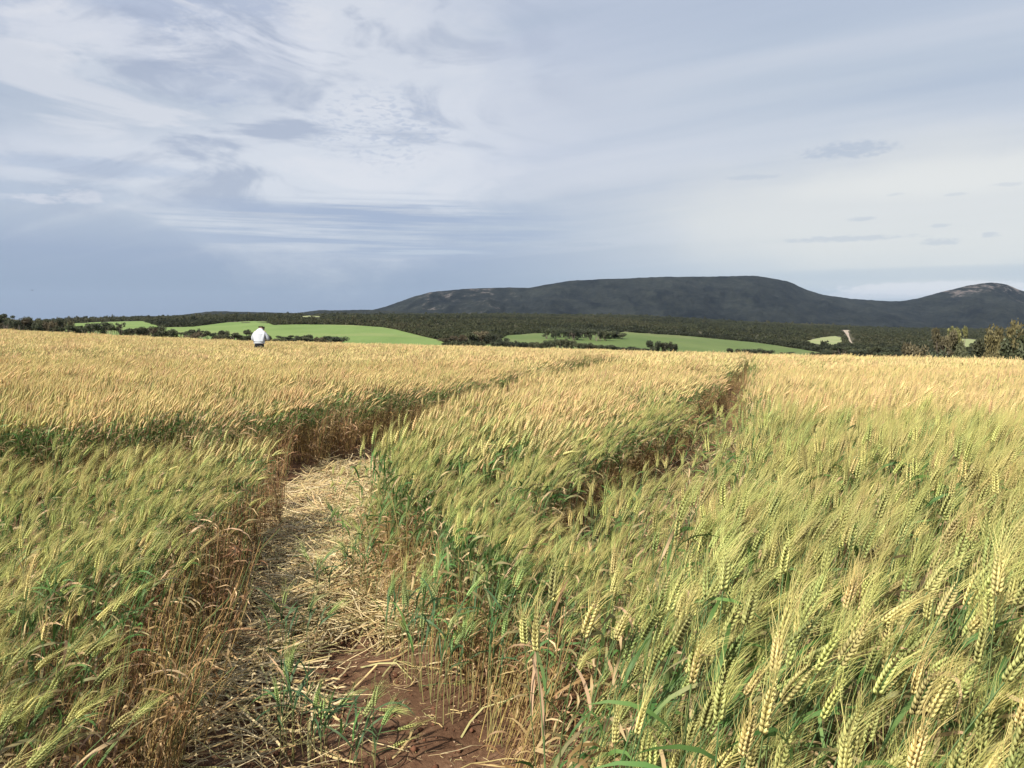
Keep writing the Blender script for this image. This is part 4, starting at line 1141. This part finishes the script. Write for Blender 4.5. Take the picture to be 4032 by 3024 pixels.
# ------------------------------------------------------------------ clods and pebbles on the bare soil
m_clod = leafy("soil_clod", 0.0, 0.4, 0.95, 0.1, 0.01)
g = Geo()
for i in range(2600):
    x, y = r.uniform(-1.7, 0.25), 2.2 + 2.0 * r.random() ** 1.3
    s_ = 0.003 + 0.015 * r.random() ** 3.5
    pale = r.random() < 0.22
    c = np.array([0.40, 0.27, 0.18]) * (0.7 + 0.6 * r.random()) if pale else np.array([0.105, 0.047, 0.029]) * (0.75 + 0.6 * r.random())
    if pale: s_ = 0.002 + 0.004 * r.random()
    V = np.array([(0, 0, 1), (1, 0, 0), (0, 1, 0), (-1, 0, 0), (0, -1, 0), (0, 0, -1)], float) * s_ * (0.6 + 0.7 * r.random((6, 1))) * np.array([1, 1, 0.7])
    V = V @ np.array(Matrix.Rotation(r.random() * 6.28, 3, 'Z')).T
    g.add(V + (x, y, float(near_z(x, y) + soil_relief(np.array(x), np.array(y))) + s_ * 0.25), OCT_F, c)
link("soil_crumbs", g.mesh("soil_crumbs", m_clod), kind="stuff", label="crumbs and pale grit on the bare red-brown soil")

# ------------------------------------------------------------------ green tufts standing alone in the trampled strip
def ground_px(u, row):
    d = ray(u, row); d = d / d[1]
    y = -CAMZ / d[2] if d[2] < 0 else 50
    for _ in range(4):
        y = (float(near_z(d[0] * y, y)) - CAMZ) / d[2]
    return d[0] * y, y
def tuft(u, row, n, hmin, hmax, label, ears=True, spread=0.03, name="wheat_tuft", lean=0.35):
    x, y = ground_px(u, row)
    z = float(near_z(x, y) + soil_relief(np.array(x), np.array(y))) - 0.006
    o = link(name, None, loc=(x, y, z)); o.empty_display_size = 0.05
    o['label'] = label; o['category'] = 'wheat'
    for i in range(n):
        p = stalk(r, r.uniform(hmin, hmax), max(0.05, lean + r.normal() * 0.3), 0.0, 0, r.normal() * 1.2)
        off = np.array([r.normal() * spread, r.normal() * spread, 0])
        for gg in [p['stem']] + p['leaf']: gg.v = [v + off for v in gg.v]
        for gg in (p['stem'], p['ear'], p['awns']):
            gg.c = [c * np.array([0.75, 0.95, 0.95]) for c in gg.c]
        p['ear'].v = [v + off for v in p['ear'].v]; p['awns'].v = [v + off for v in p['awns'].v]
        link("stem", p['stem'].mesh("stem", m_wheat), o)
        if ears and r.random() < 0.6:
            e = link("ear", p['ear'].mesh("ear", m_wheat), o); link("awns", p['awns'].mesh("awns", m_wheat), e)
        for l in p['leaf'][:2]:
            mid_ = [(v[0::2] + v[1::2]) / 2 for v in l.v]
            l.v = [np.repeat(mm, 2, 0) + (v - np.repeat(mm, 2, 0)) * 0.62 for v, mm in zip(l.v, mid_)]
            l.c = [np.array([0.075, 0.135, 0.058]) + 0 * c if r.random() < 0.75 else c for c in l.c]
            link("leaf", l.mesh("leaf", m_wheat), o)
for args in [(1150, 2990, 9, 0.22, 0.42, "tallest green tuft at the bottom edge left of the bare soil"),
             (1235, 3010, 6, 0.16, 0.30, "green tuft at the bottom edge touching the bare soil's left side"),
             (1110, 2620, 6, 0.14, 0.28, "green tuft amid the straw above the bottom-edge tufts"),
             (1210, 2560, 5, 0.14, 0.26, "small green tuft beside the straw mat's left part"),
             (1515, 2600, 4, 0.24, 0.38, "slender green tuft standing at the top edge of the bare soil"),
             (1620, 2680, 9, 0.22, 0.44, "leafy green tuft rooted in the bare soil, right of its middle"),
             (1700, 2740, 6, 0.25, 0.52, "taller green tuft just right of the leafy one on the bare soil"),
             (1765, 2860, 5, 0.25, 0.50, "thin green tuft on the right part of the bare soil"),
             (1840, 2780, 6, 0.30, 0.58, "green tuft at the right rim of the bare soil"),
             (1440, 3040, 4, 0.12, 0.24, "short green tuft at the bottom edge in the middle of the bare soil"),
             (1390, 3060, 3, 0.12, 0.22, "lowest short green tuft cut by the bottom edge on the soil"),
             (1260, 2380, 5, 0.12, 0.24, "small green tuft in the middle of the straw mat"),
             (1420, 2300, 4, 0.12, 0.22, "faint green tuft on the right part of the straw mat"),
             (1330, 2120, 5, 0.12, 0.22, "green tuft far up the straw mat"),
             (1760, 2560, 7, 0.30, 0.60, "upright green tuft in front of the middle strip's foot"),
             (1880, 2560, 7, 0.35, 0.62, "upright green tuft between bare soil and the right stand"),
             (1930, 2700, 7, 0.35, 0.62, "green tuft leaning on the left edge of the right stand"),
             (1950, 2900, 7, 0.35, 0.62, "green tuft at the bottom of the right stand's left edge"),
             (150, 2990, 6, 0.35, 0.55, "dark green broad-leaved tuft at the bottom left corner"),
             (700, 2960, 4, 0.15, 0.30, "small tuft at the foot of the left wheat wall near the bottom")]:
    tuft(*args)
# long curved green leaf low in the left corner; fallen ears on the soil
def fallen_ear(u, row, L, rz, label):
    x, y = ground_px(u, row); z = float(near_z(x, y) + soil_relief(np.array(x), np.array(y)))
    o = link("fallen_wheat_ear", None, loc=(x, y, z + 0.012)); o.empty_display_size = 0.03; o['label'] = label; o['category'] = 'wheat ear'
    e, a, s_ = Geo(), Geo(), Geo()
    d = np.array([math.cos(rz), math.sin(rz), 0.06])
    P = np.stack([np.linspace(-L, 0, 5) * d[0], np.linspace(-L, 0, 5) * d[1], 0.004 * np.sin(np.linspace(0, 3, 5))], 1)
    tube(s_, P, 0.0016, 4, STEM_GREEN * 1.2)
    ear_full(e, a, r, (0, 0, 0), d, np.array([0.2, -0.5, -0.2]), 0.09, EAR_GREEN, EAR_GREEN * 1.2)
    link("stem", s_.mesh("stem", m_wheat), o); eo = link("ear", e.mesh("ear", m_wheat), o); link("awns", a.mesh("awns", m_wheat), eo)
fallen_ear(1490, 2820, 0.30, -0.12, "green ear lying on a long stem level across the bare soil")
fallen_ear(1560, 2890, 0.10, 0.45, "green ear lying aslant on the lower bare soil")
fallen_ear(1540, 2950, 0.06, 0.75, "green ear lying steeply at the bottom edge of the bare soil")
fallen_ear(1800, 2640, 0.12, 0.7, "green ear lying near the right rim of the bare soil")
fallen_ear(1780, 2700, 0.12, 0.15, "green ear lying level below the one at the right rim")

# ------------------------------------------------------------------ person
def flat_mat(name, col, rough=0.8, spec=0.2, bump=None):
    m, nb, bs = material(name, rough, spec)
    geo = nb.n('ShaderNodeTexCoord')
    n_ = nb.noise(geo.outputs['Object'], bump or 12.0, 4, 0.6)
    c = nb.mix(nb.m('MULTIPLY', n_, 0.35), (*col, 1), tuple(v * 0.75 for v in col) + (1,))
    m.node_tree.links.new(c, bs.inputs['Base Color'])
    bp = nb.n('ShaderNodeBump'); bp.inputs['Strength'].default_value = 0.4; bp.inputs['Distance'].default_value = 0.02
    nb.put(bp.inputs['Height'], n_); m.node_tree.links.new(bp.outputs[0], bs.inputs['Normal'])
    return m
def skinned(name, verts, edges, radii, root, mat, parent, sub=2):
    me = bpy.data.meshes.new(name); me.from_pydata([tuple(v) for v in verts], edges, [])
    o = link(name, me, parent); me.materials.append(mat)
    sk = o.modifiers.new('skin', 'SKIN'); sk.use_smooth_shade = True
    if not me.skin_vertices: me.skin_vertices.new()
    for i, rd in enumerate(radii):
        me.skin_vertices[0].data[i].radius = rd if isinstance(rd, tuple) else (rd, rd)
        me.skin_vertices[0].data[i].use_root = (i == root)
    s_ = o.modifiers.new('sub', 'SUBSURF'); s_.levels = sub; s_.render_levels = sub
    return o
px0, py0 = (1022 - CX) / F * 32.0, 32.0
pz0 = float(near_z(px0, py0))
person = link("person", None, loc=(px0, py0, pz0)); person.empty_display_size = 0.3
person.rotation_euler = (0, 0, R(-4)); person.scale = (1.06, 1.0, 0.99)
person['label'] = "person in white shirt and dark trousers, back to camera, head bowed, waist-deep in wheat"; person['category'] = 'person'
m_skin = flat_mat("skin", (0.42, 0.25, 0.17), 0.6)
m_shirt = flat_mat("white_shirt", (0.46, 0.49, 0.54), 0.8, 0.2, 9.0)
m_pants = flat_mat("dark_trousers", (0.012, 0.013, 0.018), 0.8)
m_hair = flat_mat("dark_hair", (0.025, 0.018, 0.013), 0.6)
V, E, RD = [], [], []
def jv(p, rd, link_to=None):
    V.append(p); RD.append(rd)
    if link_to is not None: E.append((link_to, len(V) - 1))
    return len(V) - 1
pel = jv((0, 0, 0.93), (0.16, 0.12)); sp1 = jv((0, 0.02, 1.10), (0.17, 0.125), pel); ch = jv((0, 0.06, 1.30), (0.18, 0.125), sp1)
nb0 = jv((0, 0.11, 1.44), (0.08, 0.07), ch); nk = jv((0, 0.16, 1.51), (0.055, 0.055), nb0)
hd = jv((0, 0.23, 1.535), (0.080, 0.090), nk); hc = jv((0, 0.29, 1.545), (0.084, 0.092), hd); ht = jv((0, 0.345, 1.52), (0.06, 0.065), hc)
nose = jv((0, 0.275, 1.445), 0.013, hd)
for s in (-1, 1):
    jv((s * 0.087, 0.255, 1.52), (0.012, 0.02), hd)
    sh = jv((s * 0.19, 0.09, 1.38), 0.065, ch); el_ = jv((s * 0.31, 0.11, 1.10), 0.046, sh); wr = jv((s * 0.17, 0.34, 1.04), 0.028, el_)
    pa = jv((s * 0.125, 0.40, 1.035), (0.036, 0.018), wr); kn = jv((s * 0.095, 0.44, 1.030), (0.038, 0.016), pa)
    for q, (ox, L) in enumerate([(-0.028, 0.065), (-0.010, 0.075), (0.009, 0.070), (0.027, 0.055)]):
        a1 = jv((s * (0.085 - ox * 0.4), 0.45 + ox * 0.25, 1.028 + ox * 0.9), 0.0088, kn)
        a2 = jv((s * (0.065 - ox * 0.4), 0.45 + L * 0.55 + ox * 0.25, 1.018 + ox * 0.9), 0.0082, a1)
        jv((s * (0.040 - ox * 0.3), 0.45 + L * 0.75 + ox * 0.25, 0.995 + ox * 0.9), 0.0072, a2)
    t1 = jv((s * 0.135, 0.40, 1.075), 0.012, pa); jv((s * 0.105, 0.435, 1.095), 0.0095, t1)
    hp = jv((s * 0.10, 0.0, 0.84), 0.095, pel); k_ = jv((s * 0.115, 0.03, 0.48), 0.06, hp); an = jv((s * 0.12, -0.01, 0.09), 0.042, k_)
    jv((s * 0.13, 0.16, 0.035), (0.045, 0.03), jv((s * 0.123, 0.05, 0.05), (0.042, 0.038), an))
skinned("body", V, E, RD, pel, m_skin, person)
V, E, RD = [], [], []
a = jv((0, -0.005, 0.91), (0.205, 0.155)); c0 = jv((0, 0.0, 0.99), (0.205, 0.155), a); c1 = jv((0, 0.015, 1.10), (0.235, 0.155), c0); c2 = jv((0, 0.055, 1.28), (0.265, 0.150), c1)
c3 = jv((0, 0.09, 1.42), (0.165, 0.115), c2); jv((0, 0.16, 1.555), (0.085, 0.075), c3)
for s in (-1, 1):
    s1 = jv((s * 0.20, 0.09, 1.33), 0.095, c2); s2 = jv((s * 0.285, 0.10, 1.20), 0.085, s1); s3 = jv((s * 0.305, 0.115, 1.06), 0.078, s2)
    jv((s * 0.25, 0.23, 1.06), 0.058, s3)
shirt = skinned("shirt", V, E, RD, c1, m_shirt, person)
V, E, RD = [], [], []
a = jv((0, 0.0, 1.00), (0.17, 0.13)); c0 = jv((0, 0.0, 0.87), (0.19, 0.145), a)
for s in (-1, 1):
    h1 = jv((s * 0.105, 0.0, 0.74), 0.105, c0); h2 = jv((s * 0.118, 0.025, 0.48), 0.082, h1); jv((s * 0.122, -0.005, 0.10), 0.068, h2)
skinned("trousers", V, E, RD, a, m_pants, person)
V, E, RD = [], [], []
a = jv((0, 0.185, 1.54), (0.060, 0.05)); c0 = jv((0, 0.22, 1.565), (0.088, 0.075), a); c1 = jv((0, 0.29, 1.58), (0.092, 0.075), c0); jv((0, 0.355, 1.55), (0.062, 0.05), c1)
skinned("hair", V, E, RD, c1, m_hair, person)
for s in (-1, 1):
    bm = bmesh.new(); bmesh.ops.create_uvsphere(bm, u_segments=10, v_segments=8, radius=0.011)
    me = bpy.data.meshes.new("eye"); bm.to_mesh(me); bm.free(); me.materials.append(m_pants)
    link("eye", me, person, (s * 0.032, 0.305, 1.462))
for s in (-1, 1):
    bm = bmesh.new(); bmesh.ops.create_cube(bm, size=1.0)
    for v in bm.verts: v.co = Vector((v.co.x * 0.10, v.co.y * 0.28, v.co.z * 0.09)); v.co.z *= 0.6 if v.co.y > 0 else 1; v.co.x *= 0.8 if v.co.y > 0 else 1
    bmesh.ops.bevel(bm, geom=bm.edges[:], offset=0.02, segments=2, affect='EDGES')
    me = bpy.data.meshes.new("shoe"); bm.to_mesh(me); bm.free(); me.materials.append(m_pants)
    link("shoe", me, person, (s * 0.125, 0.07, 0.045))

# ------------------------------------------------------------------ bird
d = ray(127, 1143); d = d / d[1] * 75
bird = link("bird", None, loc=(d[0], d[1], CAMZ + d[2])); bird.empty_display_size = 0.1
bird['label'] = "tiny dark bird flying in the sky above the left treeline"; bird['category'] = 'bird'
bird.rotation_euler = (0, 0, 0.5)
m_bird = flat_mat("dark_feathers", (0.02, 0.02, 0.022))
g = Geo(); tube(g, [(0, -0.13, 0.0), (0, -0.10, 0), (0, -0.03, 0), (0, 0.05, 0), (0, 0.09, 0.01), (0, 0.12, 0.012), (0, 0.145, 0.008)], [0.012, 0.018, 0.034, 0.032, 0.020, 0.020, 0.002], 8, (1, 1, 1))
link("body", g.mesh("body", m_bird, True), bird)
for s in (-1, 1):
    g = Geo(); t = np.linspace(0, 1, 6)
    P = np.stack([s * (0.02 + 0.17 * t), 0.03 - 0.05 * t ** 2, 0.01 + 0.055 * np.sin(t * 2.0)], 1)
    for k in (0.0, 0.004): ribbon(g, P + (0, 0, k), 0.045 * (1 - 0.75 * t ** 2), np.array([0, 1, 0.1]), (1, 1, 1))
    link("wing", g.mesh("wing", m_bird), bird)

# ------------------------------------------------------------------ haze
m_haze = bpy.data.materials.new("haze"); m_haze.use_nodes = True
t = m_haze.node_tree; t.nodes.clear()
pv = t.nodes.new('ShaderNodeVolumePrincipled'); pv.inputs['Color'].default_value = (0.58, 0.74, 1.0, 1); pv.inputs['Density'].default_value = 1.5e-5
ou = t.nodes.new('ShaderNodeOutputMaterial'); t.links.new(pv.outputs[0], ou.inputs['Volume'])
g = Geo()
x0, x1, y0, y1, z0, z1 = -26000, 26000, -100, 14500, -420, 520
g.add([(x0, y0, z0), (x1, y0, z0), (x1, y1, z0), (x0, y1, z0), (x0, y0, z1), (x1, y0, z1), (x1, y1, z1), (x0, y1, z1)],
      [(0, 3, 2, 1), (4, 5, 6, 7), (0, 1, 5, 4), (1, 2, 6, 5), (2, 3, 7, 6), (3, 0, 4, 7)], (1, 1, 1))
link("haze", g.mesh("haze", m_haze), kind="stuff", label="thin blue air haze before the mountain")
